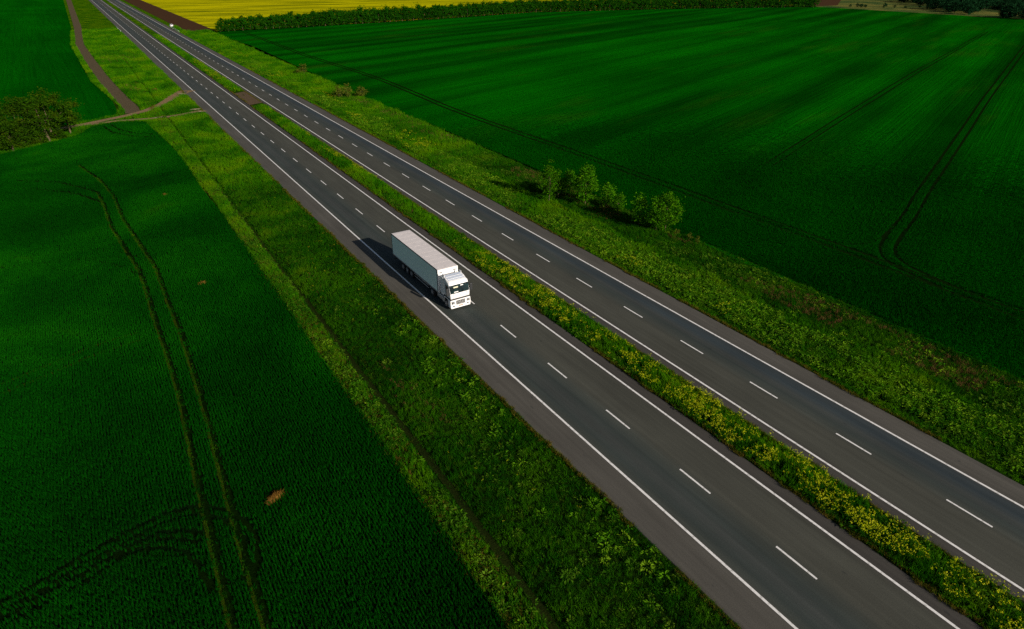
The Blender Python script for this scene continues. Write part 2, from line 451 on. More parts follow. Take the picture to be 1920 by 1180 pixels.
# dashes: four slightly different paint shapes shared by all
dash_meshes = []
for k in range(4):
    w = 0.075
    a = [random.uniform(-0.006, 0.006) for _ in range(8)]
    V = [(-w + a[0], 0, 0), (w + a[1], 0.02 + a[2], 0), (w + a[3], -1.5, 0), (w + a[4], -3.05, 0), (0, -3.1 + a[5] * 3, 0), (-w + a[6], -3.06, 0), (-w + a[7], -1.5, 0)]
    me = bpy.data.meshes.new('lane_dash')
    me.from_pydata(V, [], [tuple(range(7))]); me.materials.append(M['paint'])
    dash_meshes.append(me)
for r_, x, y0 in ((road_l, 4.086, 16.538), (road_r, 18.169, 12.788)):
    for k in range(-2, 92):
        o = bpy.data.objects.new('lane_dash', dash_meshes[random.randrange(4)])
        o.location = (x + random.uniform(-.01, .01), y0 + 8.879 * k, 0.004)
        link(o, r_)

# ------------------------------------------------------------------ tracks, paths, ruts
ribbon('dirt_track', [(-21.0, 1100), (-20.3, 892), (-22.8, 504), (-24.9, 392), (-23.5, 330), (-21.6, 265), (-19.6, 225), (-18.3, 206), (-18.6, 200)], [5.5, 4.6, 4.2, 4.0, 3.6, 3.6], -0.215, M['track_soil'], 'brown earth track running up along the deep green field', 'track', step=4)
ribbon('path_upper', [(-60, 178), (-40, 186.5), (-31.3, 190.3), (-26, 193.5), (-21.4, 196.5), (-15.8, 201), (-11, 208.5), (-6.2, 220), (-2.6, 228)], [2.2, 2.6, 3.0, 2.6, 2.3, 2.4, 3.0, 7.0], 0.045, M['path_soil'], 'dirt path forking up from the junction to the highway', 'path', step=1.0, zf=zpath)
ribbon('path_lower', [(-29.5, 189.6), (-22.9, 191.4), (-17.4, 189.9), (-13.2, 189.4), (-8, 190.6), (-2.6, 192.6)], [1.0, 1.7, 2.0, 1.8, 2.2, 3.8], 0.055, M['path_soil'], 'thin lower dirt path leaving the highway shoulder', 'path', step=1.0, zf=zpath)
def pebble_patch(cx, cy, lx, ly, rz, label):
    V = []
    n = 16
    for i in range(n):
        a = 2 * math.pi * i / n
        r = 1 + 0.25 * mnoise.noise(Vector((cx + math.cos(a), cy + math.sin(a), 2)))
        x, y = lx * r * math.cos(a), ly * r * math.sin(a)
        V.append((cx + x * math.cos(rz) - y * math.sin(rz), cy + x * math.sin(rz) + y * math.cos(rz), 0))
    o = obj_from('gravel_patch', [(v[0], v[1], 0) for v in V], [tuple(range(n))], M['gravel'])
    o.location.z = float(zpath(cx, cy)) + 0.16
    return tag(o, label, 'gravel', kind='structure')
pebble_patch(-3.9, 222.0, 0.55, 2.2, 0.4, 'pale gravel where the upper path meets the shoulder')
pebble_patch(-4.3, 194.9, 1.5, 1.0, 0.5, 'pale gravel tongue where the lower path meets the shoulder')
pebble_patch(-3.3, 190.9, 0.8, 0.8, 0.2, 'pale gravel spot below the lower path mouth')
pebble_patch(-13.6, 189.7, 1.7, 0.5, 0.1, 'pale gravel streak along the lower path')
sheet('median_crossing', [(9.2, 193), (13.3, 195), (13.3, 216.2), (9.2, 214)], 0.10, M['crossing'], 'brown gravel gap cut through the median', 'gravel')

ribbon('ditch_bed', [(-11.75, -30), (-11.75, 20), (-11.6, 27), (-11.5, 40), (-11.75, 52), (-11.6, 70), (-11.9, 82), (-11.7, 97), (-12.1, 125), (-11.9, 148), (-12.6, 172)], [0.62, 0.66, 0.6, 0.5, 0.42, 0.5, 0.34], 0.09, M['dark_bed'], 'dark bed of the ditch running along the left verge', 'ditch', step=1.0, zf=zleft, wob=0.5)
def offset(pl, d):
    P = np.array(pl, float); g = np.gradient(P, axis=0); L = np.hypot(g[:, 0], g[:, 1])
    return [(float(p[0] - q[1] / l * d), float(p[1] + q[0] / l * d)) for p, q, l in zip(P, g, L)]
T1 = [(-30.2, 128.4), (-29.7, 121.8), (-29.3, 108.6), (-28.2, 96.8), (-27.4, 89.3), (-27.25, 83.0), (-27.3, 74.8), (-27.1, 65.2), (-27.1, 57.0), (-27.3, 51.3), (-27.6, 44.7), (-27.7, 39.9), (-27.8, 35.7), (-27.9, 31.6), (-28.0, 20)]
T2 = [(-32.3, 149.8), (-29.5, 137.1), (-28.0, 125.5), (-27.6, 112.1), (-26.4, 98.4), (-25.5, 88.9), (-25.5, 79.1), (-25.3, 70.0), (-25.4, 60.7), (-25.6, 51.1), (-25.9, 43.9), (-26.0, 40.6), (-26.1, 38.5), (-26.2, 35.5), (-26.2, 32.6), (-26.3, 20)]
C1 = [(-46, 37.5), (-39.6, 39.0), (-37.6, 39.5), (-35.5, 40.4), (-33.2, 41.0), (-30.7, 41.6), (-28.8, 41.5), (-27.6, 40.9), (-26.1, 39.4), (-25.3, 37.5), (-25.1, 35.8), (-25.4, 34.2), (-25.9, 32.9)]
C2 = [(-46, 36.0), (-39.5, 37.6), (-37.9, 38.2), (-35.5, 38.7), (-34.2, 39.2), (-32.1, 39.8), (-30.5, 39.9), (-29.2, 39.2), (-28.1, 38.2)]
C3 = [(-34.4, 39.2), (-32.7, 39.1), (-30.7, 38.4), (-29.3, 37.0), (-28.9, 35.6), (-28.4, 33.0)]
Y1 = [(-46, 66), (-40.6, 67.8), (-36.5, 69.5), (-32.7, 71.3), (-29.3, 71.6)]
Y2 = [(x + 0.2, y - 1.9) for x, y in Y1]
U1 = [(-42, 144), (-36, 139), (-32.2, 132.5), (-30.2, 128.4)]
U2 = [(-41, 138), (-36.5, 133.5), (-33, 129), (-30, 122)]
U3 = [(-46, 99.5), (-38, 98.6), (-32.5, 96.5), (-29.0, 91.0), (-27.4, 87.5)]
U4 = [(-46, 102.5), (-37, 102), (-31, 99.5), (-27.6, 95), (-25.6, 90)]
U5 = [(-26.2, 186), (-25.0, 178), (-22, 172), (-18, 168), (-15.5, 166)]
U6 = [(-24.6, 187), (-23.2, 179.5), (-20.5, 174), (-17, 170.5)]
RT_C = [(56.6, 420), (56.0, 345), (55.4, 300), (56.5, 267), (57.6, 240), (57.8, 215), (56.5, 190), (55.0, 165), (54.8, 145), (55.3, 119), (55.3, 105), (55.5, 90), (55.5, 70), (55.7, 50), (55.4, 35), (54.9, 20), (54.8, -40)]
RT2 = [(700, 270), (500, 202), (341.8, 145.7), (191.9, 91.6), (147.2, 74.9), (113.4, 62.4), (90, 53.8), (76, 48.2), (68, 45.6), (62, 43.4), (58.4, 41.4), (56.4, 38.2), (55.7, 32)]
RT4 = [(67, 46.4), (62.5, 44.8), (59.5, 44.6), (57.2, 46.0), (56.2, 49.5)]
RT3 = [(82, 79.4), (130, 97), (229.9, 132.6), (298.8, 155.9), (420, 198)]
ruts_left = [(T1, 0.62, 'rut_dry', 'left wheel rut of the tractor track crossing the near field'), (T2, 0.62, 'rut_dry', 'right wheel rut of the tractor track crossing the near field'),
    (C1, 0.50, 'rut', 'outer curved wheel rut in the bottom left of the near field'), (C2, 0.50, 'rut', 'inner curved wheel rut in the bottom left of the near field'),
    (C3, 0.45, 'rut', 'short curved wheel rut joining the tractor track'), (Y1, 0.4, 'rut_dry', 'upper faint dry rut reaching the tractor track from the left'), (Y2, 0.4, 'rut_dry', 'lower faint dry rut reaching the tractor track from the left'),
    (offset(C1, -0.75), 0.34, 'rut', 'thin rut just inside the outer curved rut'), (offset(C2, -0.7), 0.34, 'rut', 'thin rut just inside the inner curved rut'),
    (U1, 0.75, 'rut', 'upper rut of the turning loop at the far end of the tractor track'), (U2, 0.75, 'rut', 'lower rut of the turning loop at the far end of the tractor track'),
    (U3, 0.5, 'rut', 'lower faint curved rut meeting the tractor track halfway'), (U4, 0.5, 'rut', 'upper faint curved rut meeting the tractor track halfway'),
    (U5, 0.7, 'rut', 'left rut bending in from the junction path'), (U6, 0.7, 'rut', 'right rut bending in from the junction path')]
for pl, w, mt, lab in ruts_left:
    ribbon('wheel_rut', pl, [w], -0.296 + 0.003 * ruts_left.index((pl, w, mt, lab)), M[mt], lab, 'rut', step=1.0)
for pl, lab in ((T1, 'dark strip of painted shade in the left rut of the tractor track'), (T2, 'dark strip of painted shade in the right rut of the tractor track')):
    ribbon('rut_shade', offset(pl, -0.14) if pl[0][1] < pl[-1][1] else offset(pl, 0.14), [0.40], -0.245, M['rut'], lab, 'rut', step=0.8, wob=0.5)  # flat strip painting the shadow that the crop drops into each rut
ruts_right = [(offset(RT_C, 0.9), 0.75, 'rut', 'near rut of the tramline following the edge of the wide field'), (offset(RT_C, -0.9), 0.75, 'rut', 'far rut of the tramline following the edge of the wide field'),
    (offset(RT2, 0.9), 0.52, 'rut', 'left rut of the tramline curving off across the wide field'), (offset(RT2, -0.9), 0.52, 'rut', 'right rut of the tramline curving off across the wide field'),
    (RT4, 0.3, 'rut', 'short curl where the tramlines of the wide field meet'),
    (offset(RT3, 0.8), 0.4, 'rut', 'upper rut of the faint straight tramline in the wide field'), (offset(RT3, -0.8), 0.4, 'rut', 'lower rut of the faint straight tramline in the wide field')]
for i, (pl, w, mt, lab) in enumerate(ruts_right):
    ribbon('wheel_rut', pl, [w], -0.436 + 0.002 * i, M[mt], lab, 'rut', step=2.0)

# ------------------------------------------------------------------ scatter machinery
def proto_collection(name, objs):
    c = bpy.data.collections.new(name)          # not linked to the scene: only a source of shapes
    for o in objs: c.objects.link(o)
    return c

def blades_mesh(name, n, h, spread, w, mat, lean=0.5, seg=2, seed=0, hv=0.35):
    r = random.Random(seed)
    V, F = [], []
    for _ in range(n):
        a = r.uniform(0, 2 * math.pi); d = spread * math.sqrt(r.random())
        bx, by = d * math.cos(a), d * math.sin(a)
        la = r.uniform(0, 2 * math.pi); le = lean * r.uniform(0.3, 1.0) * h
        hh = h * r.uniform(1 - hv, 1 + hv)
        pa = r.uniform(0, math.pi); px, py = math.cos(pa) * w / 2, math.sin(pa) * w / 2
        k = len(V)
        for s in range(seg):
            t = s / seg
            q = t * t
            f = 1 - 0.35 * t
            cx, cy, cz = bx + math.cos(la) * le * q, by + math.sin(la) * le * q, hh * (t - 0.15 * q)
            V += [(cx - px * f, cy - py * f, cz), (cx + px * f, cy + py * f, cz)]
        V.append((bx + math.cos(la) * le, by + math.sin(la) * le, hh * 0.82))
        for s in range(seg - 1): F.append((k + 2 * s, k + 2 * s + 1, k + 2 * s + 3, k + 2 * s + 2))
        e = k + 2 * (seg - 1)
        F.append((e, e + 1, len(V) - 1))
    me = bpy.data.meshes.new(name); me.from_pydata(V, [], F); me.materials.append(mat)
    return bpy.data.objects.new(name, me)

def leafy_mesh(name, n, rad, h, leaf, mat, seed=0, stem=None):
    """Broad-leaved weed: leaves on short stalks, drooping outwards."""
    r = random.Random(seed)
    V, F, mi = [], [], []
    for i in range(n):
        a = r.uniform(0, 2 * math.pi); d = rad * math.sqrt(r.random()); z = h * r.uniform(0.25, 1.0) * (1 - 0.5 * (d / rad) ** 2)
        c = Vector((d * math.cos(a), d * math.sin(a), z))
        out = Vector((math.cos(a), math.sin(a), r.uniform(-0.35, 0.75))).normalized()
        side = out.cross(Vector((r.uniform(-.4, .4), r.uniform(-.4, .4), 1))).normalized()
        L = leaf * r.uniform(0.6, 1.3); W = L * r.uniform(0.35, 0.6)
        up = side.cross(out)
        k = len(V)
        V += [tuple(c), tuple(c + out * L * .45 + side * W * .5 + up * L * .1), tuple(c + out * L - up * L * .12), tuple(c + out * L * .45 - side * W * .5 + up * L * .1)]
        F += [(k, k + 1, k + 2), (k, k + 2, k + 3)]; mi += [0, 0]
    me = bpy.data.meshes.new(name); me.from_pydata(V, [], F); me.materials.append(mat)
    return bpy.data.objects.new(name, me)

def flower_mesh(name, heads, h, seed=0):
    r = random.Random(seed)
    V, F, mi = [], [], []
    for i in range(heads):
        a = r.uniform(0, 2 * math.pi); d = r.uniform(0.04, 0.36)
        tip = Vector((d * math.cos(a), d * math.sin(a), h * r.uniform(0.72, 1.05)))
        k = len(V)
        V += [(tip.x * .3 - .008, tip.y * .3, 0), (tip.x * .3 + .008, tip.y * .3, 0), tuple(tip)]
        F.append((k, k + 1, k + 2)); mi.append(1)
        for j in range(4):   # stem leaves
            t = r.uniform(.2, .75); p = Vector((tip.x * (.3 + .7 * t), tip.y * (.3 + .7 * t), tip.z * t)); b = r.uniform(0, 6.28)
            o = Vector((math.cos(b), math.sin(b), .4)) * r.uniform(.08, .16); s = Vector((-math.sin(b), math.cos(b), 0)) * .03
            k = len(V); V += [tuple(p), tuple(p + o * .5 + s), tuple(p + o), tuple(p + o * .5 - s)]; F.append((k, k + 1, k + 2, k + 3)); mi.append(1)
        for j in range(6):   # florets of the head
            p = tip + Vector((r.gauss(0, .035), r.gauss(0, .035), r.gauss(0, .03)))
            b = r.uniform(0, 6.28); s = r.uniform(.016, .031)
            u = Vector((math.cos(b), math.sin(b), r.uniform(-.5, .5))).normalized(); w = u.cross(Vector((r.uniform(-.6, .6), r.uniform(-.6, .6), 1))).normalized()
            k = len(V); V += [tuple(p + u * s), tuple(p + w * s), tuple(p - u * s), tuple(p - w * s)]; F.append((k, k + 1, k + 2, k + 3)); mi.append(0)
    me = bpy.data.meshes.new(name); me.from_pydata(V, [], F); me.materials.append(M['petal']); me.materials.append(M['stem'])
    me.polygons.foreach_set('material_index', mi)
    return bpy.data.objects.new(name, me)

_groups = {}
def gn_group(coll):
    if coll.name in _groups: return _groups[coll.name]
    g = bpy.data.node_groups.new('scatter_' + coll.name, 'GeometryNodeTree')
    g.interface.new_socket('Geometry', in_out='INPUT', socket_type='NodeSocketGeometry')
    g.interface.new_socket('Geometry', in_out='OUTPUT', socket_type='NodeSocketGeometry')
    n, l = g.nodes, g.links
    gi, go = n.new('NodeGroupInput'), n.new('NodeGroupOutput')
    ci = n.new('GeometryNodeCollectionInfo'); ci.inputs['Collection'].default_value = coll
    ci.inputs['Separate Children'].default_value = True; ci.inputs['Reset Children'].default_value = True
    ip = n.new('GeometryNodeInstanceOnPoints'); ip.inputs['Pick Instance'].default_value = True
    def attr(nm, dt):
        a = n.new('GeometryNodeInputNamedAttribute'); a.data_type = dt; a.inputs['Name'].default_value = nm
        return a.outputs['Attribute']
    l.new(gi.outputs[0], ip.inputs['Points']); l.new(ci.outputs[0], ip.inputs['Instance'])
    l.new(attr('pick', 'INT'), ip.inputs['Instance Index'])
    l.new(attr('rot', 'FLOAT_VECTOR'), ip.inputs['Rotation']); l.new(attr('scl', 'FLOAT_VECTOR'), ip.inputs['Scale'])
    l.new(ip.outputs[0], go.inputs[0])
    _groups[coll.name] = g
    return g

def scatter(name, xyz, scl, coll, label, cat, tilt=0.12):
    N = len(xyz)
    me = bpy.data.meshes.new(name)
    me.vertices.add(N)
    me.vertices.foreach_set('co', np.asarray(xyz, np.float32).ravel())
    rot = np.stack([rng.normal(0, tilt, N), rng.normal(0, tilt, N), rng.uniform(0, 6.283, N)], 1)
    if np.ndim(scl) == 1: scl = np.stack([scl, scl, scl], 1)
    for nm, tp, data in (('rot', 'FLOAT_VECTOR', rot), ('scl', 'FLOAT_VECTOR', scl)):
        a = me.attributes.new(nm, tp, 'POINT'); a.data.foreach_set('vector', np.asarray(data, np.float32).ravel())
    a = me.attributes.new('pick', 'INT', 'POINT'); a.data.foreach_set('value', rng.integers(0, len(coll.objects), N).astype(np.int32))
    o = bpy.data.objects.new(name, me)
    md = o.modifiers.new('plants', 'NODES'); md.node_group = gn_group(coll)
    link(o)
    return tag(o, label, cat, kind='stuff')

# view test with a wide margin: plants far outside any near viewpoint are not built
_f = np.array([math.sin(YAW) * math.cos(PITCH), math.cos(YAW) * math.cos(PITCH), -math.sin(PITCH)])
_r = np.array([math.cos(YAW), -math.sin(YAW), 0.0]); _u = np.cross(_r, _f)
def seen(x, y, z=-0.3, margin=0.14):
    d = np.stack([x - CAM[0], y - CAM[1], np.full_like(x, z - CAM[2])], -1)
    w = d @ _f
    a = (d @ _r) / w * 1213.6 / 960; b = (d @ _u) / w * 1213.6 / 590
    return (w > 1) & (np.abs(a) < 1 + margin) & (np.abs(b) < 1 + margin)
def cdist(x, y): return np.hypot(x - CAM[0], y - CAM[1])
def in_poly(x, y, poly):
    c = np.zeros(len(x), bool); n = len(poly)
    for i in range(n):
        (x1, y1), (x2, y2) = poly[i], poly[(i + 1) % n]
        if y1 == y2: continue
        k = ((y1 > y) != (y2 > y)) & (x < (x2 - x1) * (y - y1) / (y2 - y1) + x1)
        c ^= k
    return c
def poly_dist(x, y, pl, cutoff=3.0):
    """distance to a polyline"""
    d = np.full(len(x), 1e9)
    for (x1, y1), (x2, y2) in zip(pl[:-1], pl[1:]):
        lx, ly = x2 - x1, y2 - y1
        t = np.clip(((x - x1) * lx + (y - y1) * ly) / (lx * lx + ly * ly), 0, 1)
        d = np.minimum(d, np.hypot(x - x1 - t * lx, y - y1 - t * ly))
    return d
def fnoise(x, y, s, seed=0.0):
    """cheap smooth value noise on arrays, 0..1"""
    X, Y = x * s + seed * 17.3, y * s + seed * 9.1
    xi, yi = np.floor(X).astype(np.int64), np.floor(Y).astype(np.int64)
    fx, fy = X - xi, Y - yi
    fx, fy = fx * fx * (3 - 2 * fx), fy * fy * (3 - 2 * fy)
    def h(a, b):
        v = np.sin(a * 127.1 + b * 311.7 + seed * 74.7) * 43758.5453
        return v - np.floor(v)
    return (h(xi, yi) * (1 - fx) + h(xi + 1, yi) * fx) * (1 - fy) + (h(xi, yi + 1) * (1 - fx) + h(xi + 1, yi + 1) * fx) * fy

# plant shapes
P_wheat = proto_collection('wheat_shapes', [blades_mesh('wheat_tuft', 9, 0.36, 0.06, 0.022, M['wheat'], 0.40, 2, s) for s in range(5)])
P_wheat_r = proto_collection('wheat_headland_shapes', [blades_mesh('wheat_tuft', 10, 0.36, 0.14, 0.032, M['wheat_r'], 0.55, 2, 20 + s) for s in range(5)])
P_grass = proto_collection('grass_shapes', [blades_mesh('grass_tuft', 13, 0.36, 0.17, 0.021, M['grass'], 0.7, 2, 40 + s, 0.55) for s in range(6)])
P_lush = proto_collection('lush_grass_shapes', [blades_mesh('lush_tuft', 13, 0.34, 0.17, 0.019, M['grass_l'], 0.8, 2, 140 + s, 0.55) for s in range(6)])
P_edge = proto_collection('edge_shapes', [blades_mesh('dry_tuft', 12, 0.24, 0.16, 0.024, M['grass_edge'], 1.0, 2, 60 + s, 0.5) for s in range(4)])
P_weed = proto_collection('weed_shapes', [leafy_mesh('weed', 22, 0.26, 0.34, 0.20, M['weed'], 80 + s) for s in range(4)])
P_pale = proto_collection('pale_weed_shapes', [leafy_mesh('pale_weed', 20, 0.28, 0.40, 0.24, M['weed_pale'], 90 + s) for s in range(4)])
P_brown = proto_collection('dry_shapes', [blades_mesh('dry_stalks', 12, 0.5, 0.22, 0.026, M['brown'], 0.7, 2, 100 + s, 0.5) for s in range(3)])
P_flower = proto_collection('flower_shapes', [flower_mesh('rape_plant', 5, 0.58, 110 + s) for s in range(5)])

# ---- wheat of the near left field, drilled in rows parallel to the field edge
def near_wheat():
    rows = np.arange(-66, -13.9, 0.22)
    ys = np.arange(16, 190, 0.15)
    X, Y = np.meshgrid(rows, ys)
    X, Y = X.ravel(), Y.ravel()
    k = seen(X, Y)
    X, Y = X[k], Y[k]
    far = np.clip((cdist(X, Y) - 70) / 110, 0, 1)
    k = rng.random(len(X)) > far * 0.45
    X, Y, far = X[k], Y[k], far[k]
    X = X + rng.normal(0, 0.026, len(X)) + 0.12 * (fnoise(X, Y, 0.05, 31) - .5); Y = Y + rng.uniform(-.09, .09, len(Y))
    k = in_poly(X, Y, C_TOP + C_EDGE[1:] + [(-300, -60)])
    for pl, w, mt, lab in ruts_left:
        k &= ~((poly_dist(X, Y, pl) < w / 2 + rng.normal(0, .06, len(X))) & (rng.random(len(X)) > (0.55 if pl in (Y1, Y2, U3, U4) else 0.06)))
    X, Y, far = X[k], Y[k], far[k]
    hs = (0.78 + 0.5 * fnoise(X, Y, 0.06, 1)) * (0.85 + 0.3 * rng.random(len(X))) * (1 + 0.3 * (fnoise(X, Y, 1.3, 3) - .5))
    wd = 1.0 + 0.45 * far
    z = np.full(len(X), -0.30)
    scatter('wheat_crop', np.stack([X, Y, z], 1), np.stack([wd, wd, hs], 1), P_wheat, 'dense dark green wheat standing in rows in the left field', 'crop', 0.14)
    return len(X)
print('wheat', near_wheat())

def headland_wheat():
    pts = []
    # headland rows run along the road, the rest of the field is drilled at an angle
    rows = np.arange(41.3, 57.0, 0.27); ys = np.arange(0, 175, 0.24)
    A, B = np.meshgrid(rows, ys); pts.append((A.ravel(), B.ravel()))
    u = np.arange(-40, 220, 0.30); v = np.arange(-60, 160, 0.36)
    A, B = np.meshgrid(u, v); A, B = A.ravel(), B.ravel()
    x, y = 57 + A * math.cos(ROW) - B * math.sin(ROW), 20 + A * math.sin(ROW) + B * math.cos(ROW)
    k = x > 56.8
    pts.append((x[k], y[k]))
    X = np.concatenate([p[0] for p in pts]); Y = np.concatenate([p[1] for p in pts])
    k = seen(X, Y, -.4, 0.08) & (Y < 175)
    X, Y = X[k], Y[k]
    d = cdist(X, Y)
    k = rng.random(len(X)) < np.clip((185 - d) / 70, 0, 1)
    X, Y = X[k], Y[k]
    X = X + rng.normal(0, .05, len(X)); Y = Y + rng.normal(0, .05, len(X))
    k = in_poly(X, Y, R_EDGE + [(545, 400), (545, -150)])
    for pl, w, mt, lab in ruts_right:
        k &= ~((poly_dist(X, Y, pl) < w / 2 + .05 + rng.normal(0, .06, len(X))) & (rng.random(len(X)) > (0.25 if w < .45 else 0.03)))
    X, Y = X[k], Y[k]
    hs = (0.75 + 0.5 * fnoise(X, Y, 0.08, 5)) * (0.85 + 0.3 * rng.random(len(X)))
    hs *= np.clip((190 - cdist(X, Y)) / 60, 0.35, 1)
    scatter('headland_crop', np.stack([X, Y, np.full(len(X), -0.44)], 1), np.stack([np.full(len(X), 1.1), np.full(len(X), 1.1), hs], 1), P_wheat_r, 'dark green wheat along the near edge of the wide field', 'crop', 0.14)
    return len(X)
print('headland', headland_wheat())

def zone(x0, x1, y0, y1, dens, margin=0.12):
    n = int((x1 - x0) * (y1 - y0) * dens)
    x, y = rng.uniform(x0, x1, n), rng.uniform(y0, y1, n)
    k = seen(x, y, 0, margin)
    return x[k], y[k]

def grass_zone(name, x0, x1, bands, zf, label, skip=None, hfun=None, coll=None):
    XS, YS_, SC = [], [], []
    for y0, y1, dens, sc in bands:
        x, y = zone(x0, x1, y0, y1, dens)
        XS.append(x); YS_.append(y); SC.append(np.full(len(x), sc) * rng.uniform(.6, 1.3, len(x)))
    x, y, s = map(np.concatenate, (XS, YS_, SC))
    k = np.ones(len(x), bool)
    if skip is not None: k &= ~skip(x, y)
    x, y, s = x[k], y[k], s[k]
    h = s * (0.55 + 0.9 * fnoise(x, y, 0.35, 2))
    if hfun is not None: h = h * hfun(x, y)
    z = zf(x, y)
    scatter(name, np.stack([x, y, z], 1), np.stack([s, s, h], 1), coll or P_grass, label, 'grass', 0.15)
    return len(x)
NEARB = [(8, 70, 22, .9), (70, 125, 17, 1.1)]
BANDS = [(8, 70, 22, .9), (70, 120, 17, 1.1), (120, 200, 11, 1.4), (200, 320, 6, 1.9), (320, 480, 3, 2.4)]
def skip_paths(x, y):
    g = np.zeros(len(x), bool)
    for a, b, r_ in ((-3.9, 222, 2), (-4.3, 194.9, 1.7), (-3.3, 190.9, 1.2), (-13.6, 189.7, 1.6)): g |= np.hypot(x - a, y - b) < r_
    return g | (np.abs(y - (189.5 + (x + 13) * 0.28)) < 1.0) & (x > -15) | ((y > 186) & (poly_dist(x, y, [(-31.3, 190.3), (-21.4, 196.5), (-15.8, 201), (-11, 208.5), (-6.2, 220), (-2.6, 228)]) < 1.4))
HL = lambda x, y: np.where((x > -3.3), .6, np.where(np.abs(x + 11.7) < .4, .30, 1.0))
n = grass_zone('verge_grass_left', -12.3, -2.75, NEARB, zleft, 'lush deep green grass on the near left verge slope', None, HL, P_lush)
n += grass_zone('ditch_bank_grass', -14.2, -12.3, NEARB, zleft, 'yellowish grass on the bank between ditch and wheat', None, None)
n += grass_zone('verge_grass_far', -14.2, -2.75, [(118, 200, 12, 1.35), (200, 320, 6, 1.9), (320, 480, 3, 2.4)], zleft, 'bright olive grass on the far left verge', skip_paths, lambda x, y: np.where((x > -3.3), .6, np.where(np.abs(x + 11.7) < .4, .30, 1.0)))
TRK = [(-20.3, 892), (-22.8, 504), (-24.9, 392), (-23.5, 330), (-21.6, 265), (-19.6, 225), (-18.3, 206), (-18.6, 200)]
UPP = [(-20.8, 210.5), (-25.6, 266), (-28.6, 392), (-26.2, 505), (-25.0, 893), (-900, 893), (-900, 60), (-60, 176), (-36, 190.5), (-30, 194.0), (-22.5, 199.5)]
def skip_junction(x, y):
    p = poly_dist(x, y, [(-60, 178), (-40, 186.5), (-31.3, 190.3), (-21.4, 196.5), (-15.8, 201), (-11, 208.5)]) < 1.4
    q = poly_dist(x, y, [(-29.5, 189.6), (-22.9, 191.4), (-17.4, 189.9), (-13.2, 189.4)]) < 0.9
    return p | q | (poly_dist(x, y, TRK) < 1.9) | in_poly(x, y, UPP) | in_poly(x, y, C_TOP + C_EDGE[1:] + [(-300, -60)])
n += grass_zone('junction_grass', -52, -14.2, [(120, 200, 9, 1.3), (200, 330, 5, 1.8), (330, 480, 2.6, 2.3)], lambda x, y: np.full(len(x), -0.32), 'rough grass around the dirt track and the junction paths', skip_junction)
n += grass_zone('field_edge_grass', 32.0, 41.0, [(5, 70, 20, .95), (70, 118, 16, 1.1)], zright, 'dark lush grass on the field side of the right verge', lambda x, y: x < 33.0 + 2.2 * (fnoise(x * 0, y, .2, 61) - .5), None, P_lush)
n += grass_zone('verge_grass_right', 24.6, 41.0, BANDS, zright, 'uneven green grass on the right verge', lambda x, y: ((x > 28.6) & (y > 437)) | ((y < 112 + 12 * fnoise(x, y, .3, 62)) & (x > 33.0 + 2.2 * (fnoise(x * 0, y, .2, 61) - .5))), lambda x, y: np.where(x < 26.5, .5, np.where(x > 33, 1.25, 1.0)))
n += grass_zone('median_grass', 9.42, 13.08, [(0, 90, 22, 1.05), (90, 190, 14, 1.25), (217, 420, 5, 1.6)], zmed, 'tall green grass filling the median strip', None, lambda x, y: 0.7 + 0.9 * np.clip(1 - np.abs(x - 11.25) / 1.9, 0, 1))
print('grass', n)

# dry edges beside the asphalt and along the field boundary
ex, ey = [], []
for cx, sdv in ((-2.85, .12), (24.62, .14), (9.44, .10), (13.05, .12), (-13.75, .35), (-12.9, .4)):
    y = rng.uniform(5, 260, 5200 if cx > -12 else 3600); x = cx + (np.abs(rng.normal(0, sdv, len(y))) - 0.55 * np.clip(fnoise(np.full(len(y), cx), y, 0.4, 41) * fnoise(np.full(len(y), cx), y, 1.7, 42) * 1.4 - .25, 0, .5)) * (1 if cx in (24.62, 9.44) else -1)
    if cx < -12: x = cx + rng.normal(0, sdv, len(y))
    k = seen(x, y, 0) & (fnoise(x, y, 0.15, 8) > (0.25 if cx > -12 else 0.45)); ex.append(x[k]); ey.append(y[k])
x, y = np.concatenate(ex), np.concatenate(ey)
z = np.where(x < 0, zleft(x, y), np.where(x < 14, zmed(x, y), zright(x, y)))
scatter('dry_edge_grass', np.stack([x, y, z], 1), rng.uniform(.6, 1.2, len(x)), P_edge, 'yellowed grass fringing the asphalt and the field edge', 'grass', 0.2)

# thin regrowth in the wheel ruts of the near field
def rut_points(pl, n):
    P = np.array(pl, float); d = np.concatenate([[0], np.cumsum(np.hypot(*np.diff(P, axis=0).T))]); t = rng.uniform(0, d[-1], n)
    return np.interp(t, d, P[:, 0]) + rng.normal(-.12, .13, n), np.interp(t, d, P[:, 1]) + rng.normal(0, .1, n)
a, b = rut_points(T1, 1500), rut_points(T2, 1700)
x, y = np.concatenate([a[0], b[0]]), np.concatenate([a[1], b[1]])
k = fnoise(x, y, .5, 51) > .3; x, y = x[k], y[k]
scatter('rut_regrowth', np.stack([x, y, np.full(len(x), -.27)], 1), rng.uniform(.25, .55, len(x)), P_lush, 'short yellowish grass regrowing in the tractor ruts', 'grass', .25)

